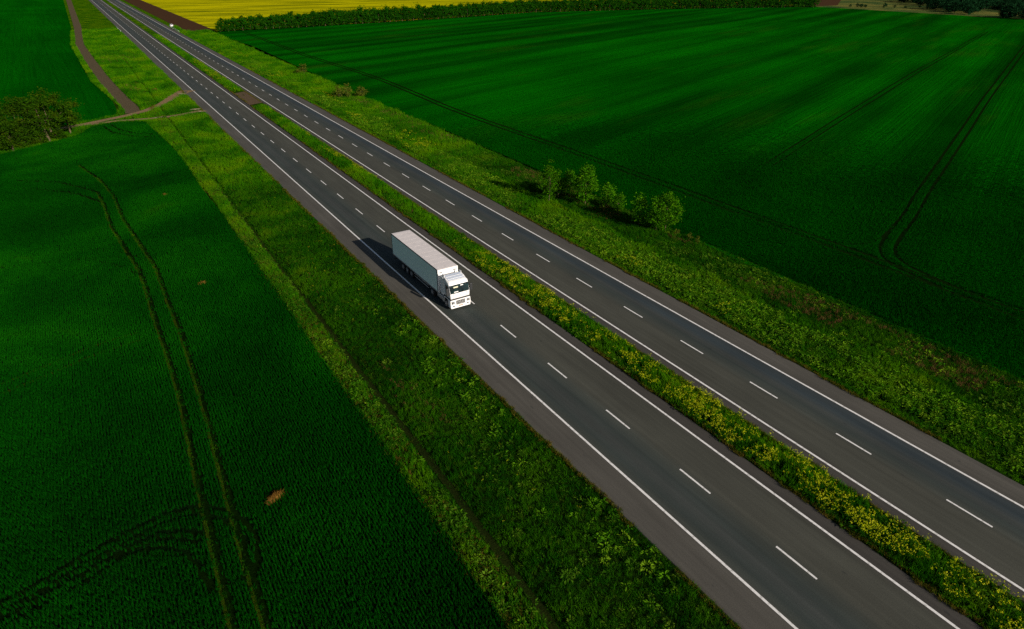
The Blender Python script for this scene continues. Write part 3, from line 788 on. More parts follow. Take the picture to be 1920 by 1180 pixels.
# broad-leaved weeds
def weeds(name, coll, spec, label):
    XX, YY, SS = [], [], []
    for x0, x1, y0, y1, dens, thr, ns, sc, zf, sd_ in spec:
        x, y = zone(x0, x1, y0, y1, dens)
        k = fnoise(x, y * 0.6, ns, sd_) > thr
        x, y = x[k], y[k]
        XX.append(np.stack([x, y, zf(x, y)], 1)); SS.append(sc * rng.uniform(.55, 1.35, len(x)))
    p, s = np.concatenate(XX), np.concatenate(SS)
    scatter(name, p, s, coll, label, 'weeds', 0.15)
    return len(p)
n = weeds('weed_cover', P_weed, [(-13.9, -12.2, 10, 190, 3.5, .4, .4, 1.0, zleft, 1), (-11, -3, 10, 190, 1.5, .5, .22, .68, zleft, 2), (25.5, 41, 5, 230, 2.2, .45, .2, 1.05, zright, 3), (9.5, 13, 5, 190, 2.5, .5, .3, 1.0, zmed, 4)], 'mid green broad leaved weeds scattered through the verges')
n += weeds('pale_weed_cover', P_pale, [(25.8, 31.8, 5, 130, 7.0, .38, .3, .95, zright, 5), (26, 33, 130, 330, 2.0, .45, .15, 1.4, zright, 6), (-13.9, -12.4, 10, 120, 1.6, .55, .5, .9, zleft, 7), (-6.5, -3, 15, 70, .9, .5, .3, .9, zleft, 8), (32, 40.5, 5, 70, 1.6, .55, .4, .8, zright, 9)], 'pale green leafy weeds carpeting the right verge')
n += weeds('dry_stalk_cover', P_brown, [(34.5, 39.6, 12, 75, 6, .54, .22, .75, zright, 10), (36, 40, 75, 240, 1.6, .5, .1, 1.1, zright, 13), (-10.5, -6, 40, 130, 2, .84, .25, .6, zleft, 11), (9.5, 13, 40, 170, 4, .62, .25, .7, zmed, 12), (-20, -4, 235, 420, .25, .62, .06, 1.4, zleft, 14)], 'reddish brown dry stalks in patches on the verges')
print('weeds', n)

# yellow flowering plants
def flowers():
    out = []
    x, y = zone(9.65, 12.95, 3, 75, 13)
    p = 0.06 + 0.8 * np.clip((fnoise(x, y, 0.7, 21) * .55 + fnoise(x, y, 0.17, 22) * .6 - 0.46) / 0.30, 0, 1)
    p *= np.clip((75 - y) / 18, 0.15, 1)
    k = rng.random(len(x)) < p
    out.append((x[k], y[k], 1.0))
    x, y = zone(11.2, 12.95, 60, 190, 12)
    p = np.clip((fnoise(x * .8, y * .35, 0.28, 23) * .6 + fnoise(x * 2, y, 0.5, 33) * .4 - 0.56) / 0.15, 0, 1)
    k = rng.random(len(x)) < p
    out.append((x[k], y[k], .85))
    x, y = zone(9.7, 12.9, 217, 420, 5)
    p = np.clip((fnoise(x * .8, y * .3, 0.25, 25) * .6 + fnoise(x * 2, y * .6, .5, 34) * .4 - 0.55) / .2, 0, 1); k = rng.random(len(x)) < p * .6
    out.append((x[k], y[k], 1.2))
    x, y = zone(26.4, 30.5, 40, 70, 3); k = fnoise(x * .8, y, 0.2, 26) > 0.76; out.append((x[k], y[k], .9))
    x, y = zone(26.5, 33.5, 125, 330, 4); p = np.clip((fnoise(x * 2.2, y * .5, 0.14, 27) * .6 + fnoise(x * 3, y, .3, 35) * .4 - .56) / .2, 0, 1); k = rng.random(len(x)) < p * .9; out.append((x[k], y[k], 1.1))
    x, y = zone(-10.5, -3.2, 18, 130, 0.22); k = fnoise(x, y, 0.12, 28) > 0.55; out.append((x[k], y[k], .55))
    P, S = [], []
    for x, y, s in out:
        z = np.where(x < 0, zleft(x, y), np.where(x < 14, zmed(x, y), zright(x, y)))
        P.append(np.stack([x, y, z], 1)); S.append(s * rng.uniform(.75, 1.2, len(x)))
    P, S = np.concatenate(P), np.concatenate(S)
    scatter('yellow_wildflowers', P, S, P_flower, 'yellow flowering wild plants massed along the median', 'flowers', 0.12)
    return len(P)
print('flowers', flowers())

# ------------------------------------------------------------------ trees and bushes
def limb(V, F, a, b, r0, r1, seg=6):
    a, b = Vector(a), Vector(b)
    d = (b - a).normalized(); s = d.orthogonal().normalized(); t = d.cross(s)
    k = len(V)
    for p, r in ((a, r0), (b, r1)):
        for i in range(seg):
            an = 2 * math.pi * i / seg
            V.append(tuple(p + s * math.cos(an) * r + t * math.sin(an) * r))
    for i in range(seg):
        F.append((k + i, k + (i + 1) % seg, k + seg + (i + 1) % seg, k + seg + i))

def crown_arrays(r, h0, h1, rad, clumps, per, leaf, csize, top=0.8, flat=0.55, core=0.35):
    """Leaf faces gathered in clumps through an uneven egg-shaped volume."""
    cen = []
    ph0, ph1 = r.uniform(0, 6.28, 2)
    while len(cen) < clumps:
        p = r.normal(0, 1, 3); p /= np.linalg.norm(p)
        q = r.random() ** (1 / 3) * (1 - core) + core
        p = p * min(q, 1.0)
        ang = math.atan2(p[1], p[0])
        lob = 1 + 0.26 * math.sin(3 * ang + ph0 + 2.1 * p[2]) * math.sin(2 * p[2] + ang + ph1) + 0.12 * r.normal()
        taper = 1.0 if p[2] < 0 else 1 - (1 - top) * p[2]
        cen.append((p[0] * rad * lob * taper, p[1] * rad * lob * taper, (h0 + h1) / 2 + p[2] * (h1 - h0) / 2 * (1 + 0.12 * r.normal())))
    cen = np.array(cen)
    cs = csize * r.uniform(.6, 1.35, clumps)
    C = np.repeat(cen, per, 0) + r.normal(0, 1, (clumps * per, 3)) * np.repeat(cs, per)[:, None] * np.array([1, 1, flat])
    n = len(C)
    u = r.normal(0, 1, (n, 3)); u[:, 2] *= 0.55; u /= np.linalg.norm(u, axis=1)[:, None]
    w = np.cross(u, r.normal(0, 1, (n, 3)) + np.array([0, 0, 0.8])); w /= np.linalg.norm(w, axis=1)[:, None]
    L = leaf * r.uniform(.6, 1.4, n)[:, None]
    V = np.stack([C - u * L * .5, C + w * L * .3, C + u * L * .5, C - w * L * .3], 1).reshape(-1, 3)
    F = np.arange(n * 4).reshape(-1, 4)
    return V, F

def mesh_np(name, V, F, mat):
    me = bpy.data.meshes.new(name)
    me.vertices.add(len(V)); me.vertices.foreach_set('co', np.asarray(V, np.float32).ravel())
    k = F.shape[1]
    me.loops.add(len(F) * k); me.loops.foreach_set('vertex_index', F.ravel().astype(np.int32))
    me.polygons.add(len(F)); me.polygons.foreach_set('loop_start', np.arange(0, len(F) * k, k, dtype=np.int32))
    me.polygons.foreach_set('loop_total', np.full(len(F), k, np.int32))
    me.update(calc_edges=True); me.materials.append(mat)
    return me

def tree(name, loc, h, rad, leafmat, label, cat='tree', group=None, clumps=60, per=45, leaf=0.32, csize=0.55, low=0.25, seed=0, stems=1, top=0.7, trunk=0.16, lean=(0, 0)):
    r = np.random.default_rng(1000 + seed)
    root = empty(name, loc, r.uniform(0, 6))
    tag(root, label, cat, group)
    V, F = [], []
    for s in range(stems):
        a = 2 * math.pi * s / max(1, stems) + r.random()
        o = 0.0 if stems == 1 else rad * 0.25
        b0 = Vector((o * math.cos(a) * .5, o * math.sin(a) * .5, -0.15))
        fork = Vector((o * math.cos(a) + r.normal() * .1, o * math.sin(a) + r.normal() * .1, h * (low + .12)))
        limb(V, F, b0, fork, trunk, trunk * .7, 8)
        tipz = Vector((fork.x * 1.3, fork.y * 1.3, h * .68)); limb(V, F, fork, tipz, trunk * .7, trunk * .12)
        for k in range(6):
            t = r.uniform(0, .7); p = fork.lerp(tipz, t); an = r.uniform(0, 6.28)
            e = p + Vector((math.cos(an) * rad * .72 * (1 - .4 * t), math.sin(an) * rad * .72 * (1 - .4 * t), h * r.uniform(.08, .24)))
            limb(V, F, p, e, trunk * .34, trunk * .06, 5)
    obj_from('trunk', V, F, M['bark'], parent=root, smooth=True)
    cv, cf = crown_arrays(r, h * low, h * .97, rad, clumps, per, leaf, csize, top)
    o = bpy.data.objects.new('crown', mesh_np('crown', cv, cf, leafmat)); link(o, root)
    return root

OLD = dict(leafmat=M['leaf_old'], group='old trees in the clump on the left', leaf=0.36, csize=0.62, top=0.78)
tree('broad_tree', (-36.6, 176.8, -0.33), 10.8, 4.9, label='tallest olive green tree in the middle of the left clump', clumps=110, per=70, seed=1, low=.13, stems=2, trunk=.3, **OLD)
tree('broad_tree', (-40.8, 177.6, -0.33), 9.3, 4.4, label='round olive tree just left of the tallest in the clump', clumps=95, per=70, seed=2, low=.12, stems=2, trunk=.28, **OLD)
tree('broad_tree', (-33.0, 182.0, -0.33), 7.4, 2.9, label='smallest tree at the right end of the clump with a bare pale trunk', clumps=36, per=90, seed=3, low=.2, trunk=.2, **OLD)
tree('broad_tree', (-43.6, 170.4, -0.33), 6.2, 3.4, label='low leaning tree at the front left of the clump', clumps=40, per=90, seed=4, low=.1, trunk=.22, **OLD)
tree('broad_tree', (-45.8, 176.0, -0.33), 7.4, 4.0, label='dark olive tree at the left edge of the picture', clumps=70, per=70, seed=5, low=.05, trunk=.24, **OLD)
tree('broad_tree', (-37.4, 183.0, -0.33), 7.6, 3.2, label='olive tree half hidden at the back of the clump', clumps=40, per=90, seed=6, low=.05, trunk=.22, **OLD)
for k, (x, y, h_, r_, lab) in enumerate(((-41.6, 172.2, 2.2, 1.6, 'low dark shrub under the front left of the tree clump'), (-38.9, 174.6, 2.6, 1.9, 'low dark shrub below the tallest tree of the clump'), (-35.6, 177.4, 2.0, 1.5, 'low shrub between the trunks at the right of the clump'))):
    tree('shrub', (x, y, -.33), h_, r_, M['leaf_old'], lab, 'shrub', 'shrubs under the tree clump', 40, 36, .32, .4, .0, 40 + k, 3, .8, .05)
YNG = dict(leafmat=M['leaf_young'], group='young trees on the right verge', leaf=0.25, csize=0.30)
tree('young_tree', (32.75, 84.0, -0.4), 6.7, 1.35, label='slim young tree at the left end of the row on the right verge', clumps=90, per=30, seed=11, low=.12, top=.35, trunk=.08, **YNG)
tree('young_tree', (35.05, 84.6, -0.4), 4.6, 1.1, label='short bushy young tree second from the left in the verge row', clumps=54, per=28, seed=12, low=.1, top=.5, trunk=.06, **YNG)
tree('young_tree', (37.15, 84.4, -0.42), 4.7, 1.0, label='thin young tree just behind the tall dense one in the verge row', clumps=48, per=28, seed=13, low=.12, top=.4, trunk=.06, **YNG)
tree('young_tree', (36.75, 79.4, -0.42), 6.8, 1.85, label='tall dense egg shaped young tree in the middle of the verge row', clumps=142, per=32, seed=14, low=.12, top=.5, trunk=.09, **YNG)
tree('young_tree', (39.15, 77.0, -0.44), 4.0, 1.1, label='small pointed young tree right of the tall dense one', clumps=54, per=28, seed=15, low=.08, top=.35, trunk=.05, **YNG)
tree('young_tree', (39.35, 74.2, -0.44), 3.0, 0.8, label='lowest young tree in the gap of the verge row', clumps=39, per=26, seed=16, low=.06, top=.4, trunk=.05, **YNG)
tree('young_tree', (37.95, 67.8, -0.44), 4.9, 1.3, label='sparse left stem of the wide thicket nearest the camera', clumps=57, per=28, seed=17, low=.08, top=.45, trunk=.06, **YNG)
tree('young_tree', (38.75, 65.0, -0.44), 5.4, 1.5, label='middle tree of the wide thicket nearest the camera', clumps=78, per=30, seed=18, low=.05, top=.5, trunk=.07, **YNG)
tree('young_tree', (39.85, 64.2, -0.44), 6.0, 1.6, label='fullest right hand tree of the wide thicket nearest the camera', clumps=120, per=32, seed=19, low=.05, top=.55, trunk=.08, **YNG)
BSH = dict(leafmat=M['leaf_bush'], group='wispy bushes on the far right verge', leaf=0.35, csize=0.4)
tree('wispy_bush', (39.0, 243.6, -0.5), 3.7, 1.0, label='tallest wispy yellowish bush farthest up the right verge', cat='bush', clumps=22, per=22, seed=21, low=.08, top=.5, trunk=.04, stems=3, **BSH)
tree('wispy_bush', (37.2, 244.2, -0.5), 1.9, 0.9, label='low bush beside the farthest wispy bush', cat='bush', clumps=14, per=22, seed=22, low=.05, trunk=.03, stems=2, **BSH)
tree('wispy_bush', (34.6, 193.0, -0.42), 3.2, 1.3, label='left olive bush of the three on the far right verge', cat='bush', clumps=26, per=24, seed=23, low=.06, trunk=.04, stems=3, **BSH)
tree('wispy_bush', (37.0, 193.4, -0.45), 3.9, 1.1, label='upright middle bush of the three on the far right verge', cat='bush', clumps=26, per=24, seed=24, low=.06, top=.4, trunk=.04, stems=3, **BSH)
tree('wispy_bush', (40.6, 191.3, -0.5), 3.0, 1.5, label='broad right bush of the three at the field edge', cat='bush', clumps=30, per=24, seed=25, low=.05, trunk=.04, stems=3, **BSH)
for k, (x, y, lab) in enumerate(((40.1, 62.0, 'pale upright sapling closest to the wide thicket at the field edge'), (40.5, 59.9, 'pale upright sapling in the middle of three at the field edge'), (40.3, 58.2, 'pale upright sapling farthest from the wide thicket'))):
    tree('sapling', (x, y, -0.5), 1.0, 0.28, M['leaf_bush'], lab, 'sapling', 'pale saplings at the field edge', 9, 14, .18, .12, .05, 30 + k, 1, .3, .02)

# shelterbelt along the far edge of the wide field
def belt_mesh(seed, h, rad, mat, clumps=46, per=24, leaf=0.75):
    r = np.random.default_rng(500 + seed)
    cv, cf = crown_arrays(r, h * .04, h, rad, clumps, per, leaf, .75, .85)
    return mesh_np('belt_tree', cv, cf, mat)
def trunk_mesh(h):
    V, F = [], []
    limb(V, F, (0, 0, -.3), (0.1, 0, h * .75), .16, .04, 6)
    me = bpy.data.meshes.new('trunk'); me.from_pydata(V, [], F); me.materials.append(M['bark']); return me
belt = [belt_mesh(i, 7.6, 2.9, M['leaf_belt']) for i in range(6)]
btrunk = trunk_mesh(7)
def plant_belt(x, y, z, s, sz, meshes, label, group, name='belt_tree'):
    o = bpy.data.objects.new(name, meshes[random.randrange(len(meshes))])
    o.location = (x, y, z); o.rotation_euler = (0, 0, random.uniform(0, 6.28)); o.scale = (s, s, sz)
    link(o); tag(o, label, 'tree', group)
    t = bpy.data.objects.new('trunk', btrunk); link(t, o)
    return o
BL = [(45.5, 433), (148, 446.5), (291, 476), (411, 450), (548, 402)]
bx = 46.0
cnt = 0
while bx < 548:
    by = float(np.interp(bx, [p[0] for p in BL], [p[1] for p in BL]))
    f = np.interp(bx, [45, 60, 120, 550], [.78, .86, 1.0, 1.06])
    plant_belt(bx, by + random.uniform(-.6, .6), -.44, f * random.uniform(.85, 1.15), f * random.uniform(.85, 1.12), belt, 'front row tree of the dark shelterbelt behind the wide field', 'front row of the shelterbelt')
    plant_belt(bx + random.uniform(1, 2.5), by + 4.2 + random.uniform(-.8, .8), -.44, f * random.uniform(.9, 1.2), f * random.uniform(.95, 1.18), belt, 'back row tree of the dark shelterbelt beside the rapeseed', 'back row of the shelterbelt')
    bx += random.uniform(3.7, 4.9); cnt += 2
print('belt', cnt)

# far woods beyond the wide field
farm = [belt_mesh(50 + i, 8.0, 3.6, M['leaf_far'], 36, 20, 1.0) for i in range(4)]
WOOD = [(706, 418), (570, 299), (556, 276), (592, 284), (606, 262), (600, 240), (620, 214), (740, 250), (800, 330), (790, 420)]
WOOD2 = [(541, 246), (537, 224), (575, 214), (575, 240)]
for poly, n_, lab, grp in ((WOOD, 230, 'dark tree in the far wood at the top right', 'far wood'), (WOOD2, 22, 'dark tree in the small far clump at the right edge', 'far clump at the right edge')):
    P_ = np.array(poly); c_ = 0
    while c_ < n_:
        x, y = random.uniform(P_[:, 0].min(), P_[:, 0].max()), random.uniform(P_[:, 1].min(), P_[:, 1].max())
        if not in_poly(np.array([x]), np.array([y]), poly)[0]: continue
        if not seen(np.array([x]), np.array([y]), 4.0, .05)[0]: c_ += 1; continue
        s = random.uniform(.75, 1.25)
        plant_belt(x, y, -.5, s, s * random.uniform(.8, 1.15), farm, lab, grp, 'far_tree'); c_ += 1
for k in range(14):
    t = random.random(); x, y = 556 + 55 * t + random.uniform(0, 30), 392 - 80 * t + random.uniform(-6, 12)
    s = random.uniform(.25, .45)
    o = plant_belt(x, y, -.5, s, s, farm, 'small round bush dotted on the pale far meadow', 'bushes on the far meadow', 'meadow_bush'); o['category'] = 'bush'

# ------------------------------------------------------------------ truck
def paint_mat(name, c, rough=0.35, dirt=0.25, metal=0.0, spec=0.5):
    t = NT(name, rough, spec)
    v = t.coord()
    n = t.noise(v, 1.3, 6, 0.7)
    g = t.noise(t.coord((0.7, 6.0, 0.7)), 1.0, 4, 0.6)
    cc = t.mix(t.ramp(n, [(0.45, 0.0), (0.8, dirt)]), c, tuple(x * 0.45 for x in c))
    cc = t.mix(t.ramp(g, [(0.5, 0.0), (0.8, dirt * .6)]), cc, tuple(x * 0.6 for x in c))
    t.color(cc)
    t.b.inputs['Metallic'].default_value = metal
    return t.m
M['white'] = paint_mat('white_paint', (0.80, 0.80, 0.80), 0.3, 0.12)
M['tarp'] = paint_mat('trailer_side_shade', (0.72, 0.88, 0.82), 0.5, 0.15)  # white side, teal cast of its shade put into the colour
M['roofing'] = paint_mat('trailer_roof', (0.72, 0.66, 0.64), 0.6, 0.3)
M['grey'] = paint_mat('grey_metal', (0.42, 0.42, 0.42), 0.4, 0.2, 0.5)
M['dark'] = paint_mat('black_plastic', (0.018, 0.02, 0.022), 0.6, 0.2)
M['rubber'] = paint_mat('rubber', (0.012, 0.012, 0.013), 0.85, 0.3)
M['rim'] = paint_mat('rim_metal', (0.34, 0.34, 0.35), 0.4, 0.3, 0.6)
M['plate'] = paint_mat('plate', (0.55, 0.25, 0.16), 0.5, 0.1)
M['amber'] = paint_mat('amber_lamp', (0.6, 0.22, 0.03), 0.3, 0.0)
M['red'] = paint_mat('red_lamp', (0.45, 0.02, 0.02), 0.3, 0.0)
M['cream'] = paint_mat('cream_panel_paint', (0.62, 0.6, 0.42), 0.6, 0.05)
M['silver'] = paint_mat('silver_roof', (0.50, 0.56, 0.66), 0.35, 0.1)
def glass_mat():
    t = NT('dark_glass', 0.06, 0.8)
    n = t.noise(t.coord(), 2.0, 3)
    t.color(t.ramp(n, [(0.35, (0.004, 0.010, 0.014)), (0.7, (0.012, 0.035, 0.038))]))
    return t.m
M['glass'] = glass_mat()
def lamp_mat():
    t = NT('headlamp', 0.12, 0.8)
    t.color(t.ramp(t.noise(t.coord(), 9.0, 3), [(0.4, (0.06, 0.065, 0.07)), (0.65, (0.3, 0.3, 0.3))]))
    return t.m
M['lamp'] = lamp_mat()

def bbox(bm, x0, x1, y0, y1, z0, z1, bev=0.0, seg=2):
    r = bmesh.ops.create_cube(bm, size=1.0)
    for v in r['verts']:
        v.co = Vector((x0 + (v.co.x + .5) * (x1 - x0), y0 + (v.co.y + .5) * (y1 - y0), z0 + (v.co.z + .5) * (z1 - z0)))
    if bev > 0:
        es = list({e for v in r['verts'] for e in v.link_edges})
        bmesh.ops.bevel(bm, geom=es, offset=bev, segments=seg, affect='EDGES', profile=0.5)
def prism(bm, prof, x0, x1, bev=0.0, seg=3, taper=None):
    """profile in (y, z), extruded across x; taper(y, z) narrows the half width."""
    n = len(prof)
    A, B = [], []
    for y, z in prof:
        d = taper(y, z) if taper else 0.0
        A.append(bm.verts.new((x0 + d, y, z))); B.append(bm.verts.new((x1 - d, y, z)))
    fs = [bm.faces.new(A), bm.faces.new(B[::-1])]
    for i in range(n):
        fs.append(bm.faces.new((A[i], B[i], B[(i + 1) % n], A[(i + 1) % n])))
    if bev > 0:
        es = list({e for f in fs[:2] for e in f.edges})
        bmesh.ops.bevel(bm, geom=es, offset=bev, segments=seg, affect='EDGES', profile=0.5)
def cylx(bm, cx, cy, cz, r, w, seg=24, r2=None):
    m = Matrix.Translation((cx, cy, cz)) @ Matrix.Rotation(math.pi / 2, 4, 'Y')
    bmesh.ops.create_cone(bm, cap_ends=True, segments=seg, radius1=r, radius2=r if r2 is None else r2, depth=w, matrix=m)
def part(name, mat, parent, fn, smooth=False):
    bm = bmesh.new(); fn(bm)
    return bm_obj(name, bm, mat, parent, smooth)

truck = empty('semi_truck', (2.236, 57.62, 0.004))
tag(truck, 'white articulated lorry with a long box trailer driving towards the camera', 'truck')
HW = 1.275
# cab: upper shell with rounded brow, sitting on a lower body
cab = part('cab', M['white'], truck, lambda b: prism(b, [(0.10, 1.42), (0.06, 1.60), (0.10, 2.06), (0.30, 2.98), (0.36, 3.10), (0.46, 3.24), (0.62, 3.34), (1.30, 3.50), (2.02, 3.60), (2.10, 3.56), (2.12, 1.42)], -1.20, 1.20, 0.10, 3, lambda y, z: 0.05 if z > 3.2 else 0.0))
part('lower_body', M['white'], cab, lambda b: prism(b, [(0.02, 0.34), (0.0, 0.62), (0.04, 1.28), (0.55, 1.30), (0.62, 0.95), (0.68, 0.80), (0.62, 0.34)], -1.25, 1.25, 0.07, 3))
part('cab_gap', M['dark'], cab, lambda b: bbox(b, -1.215, 1.215, 0.035, 2.05, 1.285, 1.435, .02))
part('windscreen', M['glass'], cab, lambda b: prism(b, [(0.078, 2.06), (0.283, 3.00), (0.34, 2.99), (0.13, 2.05)], -1.175, 1.175, 0.02, 2))
for x in (-1, 1):
    part('side_window', M['glass'], cab, lambda b, x=x: prism(b, [(0.42, 2.15), (0.62, 2.85), (1.18, 2.85), (1.18, 2.10), (0.95, 1.98), (0.5, 1.98)], x * 1.205 - .012, x * 1.205 + .012))
    part('door_seam', M['dark'], cab, lambda b, x=x: bbox(b, x * 1.204 - .008, x * 1.204 + .008, 1.28, 1.31, 1.44, 3.0))
    part('rear_side_panel', M['white'], cab, lambda b, x=x: bbox(b, x * 1.21 - .03, x * 1.21 + .03, 1.72, 2.34, 1.30, 3.46, .02))
    m_ = part('mirror', M['dark'], cab, lambda b, x=x: bbox(b, x * 1.47 - .17, x * 1.47 + .17, 0.14, 0.30, 1.92, 2.76, .05))
    part('mirror_arm', M['dark'], m_, lambda b, x=x: (bbox(b, min(x * 1.18, x * 1.45), max(x * 1.18, x * 1.45), .27, .32, 2.74, 2.79), bbox(b, min(x * 1.18, x * 1.40), max(x * 1.18, x * 1.40), .27, .32, 1.96, 2.0)))
    part('step', M['grey'], cab, lambda b, x=x: (bbox(b, x * 1.08 - .16, x * 1.08 + .16, 1.52, 2.1, .42, .95, .03)))
    part('door_step', M['dark'], cab, lambda b, x=x: bbox(b, x * 1.12 - .1, x * 1.12 + .1, 1.40, 1.56, .55, 1.1, .02))
    hl = part('headlight', M['lamp'], cab, lambda b, x=x: bbox(b, x * .93 - .17, x * .93 + .17, -0.03, .05, .80, 1.12, .04))
    part('headlight_bezel', M['dark'], hl, lambda b, x=x: bbox(b, x * 1.10 - .02, x * 1.10 + .02, -0.025, .05, .78, 1.14, .01))
    part('fog_lamp', M['dark'], cab, lambda b, x=x: bbox(b, x * .88 - .12, x * .88 + .12, -0.02, .05, .46, .60, .03))
    part('wheel_arch', M['white'], cab, lambda b, x=x: prism(b, [(0.62, 0.98), (0.78, 1.20), (1.50, 1.20), (1.62, 0.98), (1.62, 1.28), (0.62, 1.28)], x * 1.06 - .17, x * 1.06 + .17))
gr = part('grille', M['dark'], cab, lambda b: bbox(b, -.56, .56, -0.012, .06, .66, 1.16, .02))
for k in range(6):
    part('grille_slat', M['grey'], gr, lambda b, k=k: bbox(b, -.54, .54, -0.035, .0, .69 + k * .078, .712 + k * .078, .006))
part('license_plate', M['plate'], cab, lambda b: bbox(b, -.26, .26, -0.02, .0, .44, .55))
part('bumper_lip', M['white'], cab, lambda b: bbox(b, -1.20, 1.20, -0.03, .35, .28, .37, .03))
part('front_panel_seam', M['dark'], cab, lambda b: (bbox(b, -.84, -.825, 0.05, .09, 1.50, 2.02), bbox(b, .825, .84, 0.05, .09, 1.50, 2.02)))
part('emblem', M['grey'], cab, lambda b: prism(b, [(0.045, 1.80), (0.058, 1.68), (0.075, 1.80), (0.085, 1.92)], -.05, .05))
for x in (-.45, .35):
    part('wiper', M['dark'], cab, lambda b, x=x: bbox(b, x - .38, x + .38, 0.055, .085, 2.06, 2.085))
part('cream_panel', M['cream'], cab, lambda b: prism(b, [(0.200, 2.66), (0.232, 2.80), (0.236, 2.80), (0.205, 2.66)], -.72, -.16))  # this and the next two: small pale slabs set on the glass
part('white_panel_upper', M['white'], cab, lambda b: prism(b, [(0.229, 2.78), (0.250, 2.88), (0.254, 2.88), (0.233, 2.78)], .16, .50))
part('white_panel_lower', M['white'], cab, lambda b: prism(b, [(0.094, 2.16), (0.112, 2.25), (0.116, 2.25), (0.098, 2.16)], -.72, -.20))
rf = part('roof_panel', M['silver'], cab, lambda b: prism(b, [(0.80, 3.392), (1.30, 3.512), (1.92, 3.598), (1.92, 3.606), (1.30, 3.522), (0.80, 3.402)], -.98, .98))
for y_ in (1.0, 1.45):
    part('roof_rib', M['white'], rf, lambda b, y_=y_: bbox(b, -.98, .98, y_, y_ + .05, 3.42 + (y_ - 1) * .2, 3.475 + (y_ - 1) * .2, .01))
for x in (-1, 1):
    part('air_horn', M['white'], cab, lambda b, x=x: bbox(b, x * 1.06 - .03, x * 1.06 + .03, 1.7, 2.12, 3.5, 3.78, .02))
# chassis and running gear
chassis = part('chassis', M['dark'], truck, lambda b: (bbox(b, -.45, .45, .5, 6.2, .62, .95, .02), bbox(b, -.9, .9, 2.2, 2.6, .7, 1.25, .03)))
for x in (-1, 1):
    part('fuel_tank', M['grey'], chassis, lambda b, x=x: bbox(b, x * .92 - .26, x * .92 + .26, 2.15, 3.55, .42, .98, .10, 3))
    part('mudguard', M['dark'], chassis, lambda b, x=x: prism(b, [(3.95, .9), (4.2, 1.1), (5.1, 1.1), (5.3, .9), (5.3, .96), (5.12, 1.15), (4.18, 1.15), (3.9, .96)], x * .98 - .28, x * .98 + .28))
def wheel(cx, cy, r, w, out):
    t = part('wheel', M['rubber'], truck, lambda b: (cylx(b, cx, cy, r, r, w, 28), cylx(b, cx + out * w * .5, cy, r, r * .92, .03, 28)))
    rim = part('rim', M['rim'], t, lambda b: cylx(b, cx + out * (w * .5 + .012), cy, r, r * .60, .06, 20))
    part('hub', M['grey'], rim, lambda b: cylx(b, cx + out * (w * .5 + .05), cy, r, r * .22, .08, 12))
for x in (-1, 1):
    wheel(x * 1.06, 1.12, .51, .34, x)
    wheel(x * .98, 4.66, .51, .56, x)
    for y_ in (10.56, 11.83, 13.10): wheel(x * 1.05, y_, .50, .38, x)
# trailer: 13.3 m box
T0, T1_, ZB, ZT = 2.91, 16.21, 1.17, 3.90
box = part('trailer_box', M['tarp'], truck, lambda b: bbox(b, -HW + .012, HW - .012, T0 + .03, T1_ - .02, ZB, ZT - .02))
part('trailer_roof', M['roofing'], box, lambda b: prism(b, [(T0 + .02, ZT - .015), (T0 + .02, ZT + .03), (T0 + .3, ZT + .05), (T1_ - .3, ZT + .05), (T1_ - .01, ZT + .03), (T1_ - .01, ZT - .015)], -HW + .03, HW - .03))
for k in range(11):
    part('roof_seam', M['roofing'], box, lambda b, k=k: bbox(b, -HW + .05, HW - .05, T0 + .6 + k * 1.18, T0 + .63 + k * 1.18, ZT + .046, ZT + .054))
for x in (-1, 1):
    part('roof_rail', M['dark'], box, lambda b, x=x: bbox(b, x * (HW - .008) - .022, x * (HW - .008) + .022, T0 + .06, T1_ - .03, ZT - .07, ZT + .012, .008))
    part('bottom_rail', M['grey'], box, lambda b, x=x: bbox(b, x * (HW - .01) - .02, x * (HW - .01) + .02, T0 + .06, T1_ - .03, ZB - .09, ZB + .05, .008))
    part('corner_post', M['white'], box, lambda b, x=x: bbox(b, x * (HW - .07) - .08, x * (HW - .07) + .08, T0 - .015, T0 + .16, ZB - .05, ZT + .035, .02))
    part('corner_seam', M['dark'], box, lambda b, x=x: bbox(b, x * (HW - .004) - .012, x * (HW - .004) + .012, T0 + .18, T0 + .30, ZB, ZT - .05))
    part('rear_post', M['dark'], box, lambda b, x=x: bbox(b, x * (HW - .05) - .06, x * (HW - .05) + .06, T1_ - .06, T1_ + .02, ZB - .1, ZT + .055, .01))
    gd = part('side_guard', M['dark'], truck, lambda b, x=x: [bbox(b, x * 1.16 - .03, x * 1.16 + .03, y_, y_ + .06, .42, 1.1) for y_ in (6.0, 7.3, 8.6, 9.5)])
    for z_ in (.50, .84):
        part('guard_rail', M['grey'], gd, lambda b, x=x, z_=z_: bbox(b, x * 1.205 - .018, x * 1.205 + .018, 5.8, 9.7, z_, z_ + .12, .012))
    part('marker_lamp', M['amber'], box, lambda b, x=x: bbox(b, x * (HW + .005) - .015, x * (HW + .005) + .015, 6.2, 6.32, ZB - .06, ZB - .0))
    part('rear_lamp', M['red'], box, lambda b, x=x: bbox(b, x * .95 - .18, x * .95 + .18, T1_ - .02, T1_ + .05, .82, .98))
part('bulkhead', M['white'], box, lambda b: bbox(b, -HW + .17, HW - .17, T0 - .005, T0 + .1, ZB, ZT + .01))
part('bulkhead_vent', M['grey'], box, lambda b: [bbox(b, x, x + .30, T0 - .07, T0 + .0, 3.50, 3.68, .02) for x in (-1.02, .70)])
part('rear_header', M['dark'], box, lambda b: bbox(b, -HW + .1, HW - .1, T1_ - .05, T1_ + .02, ZT - .08, ZT + .06))
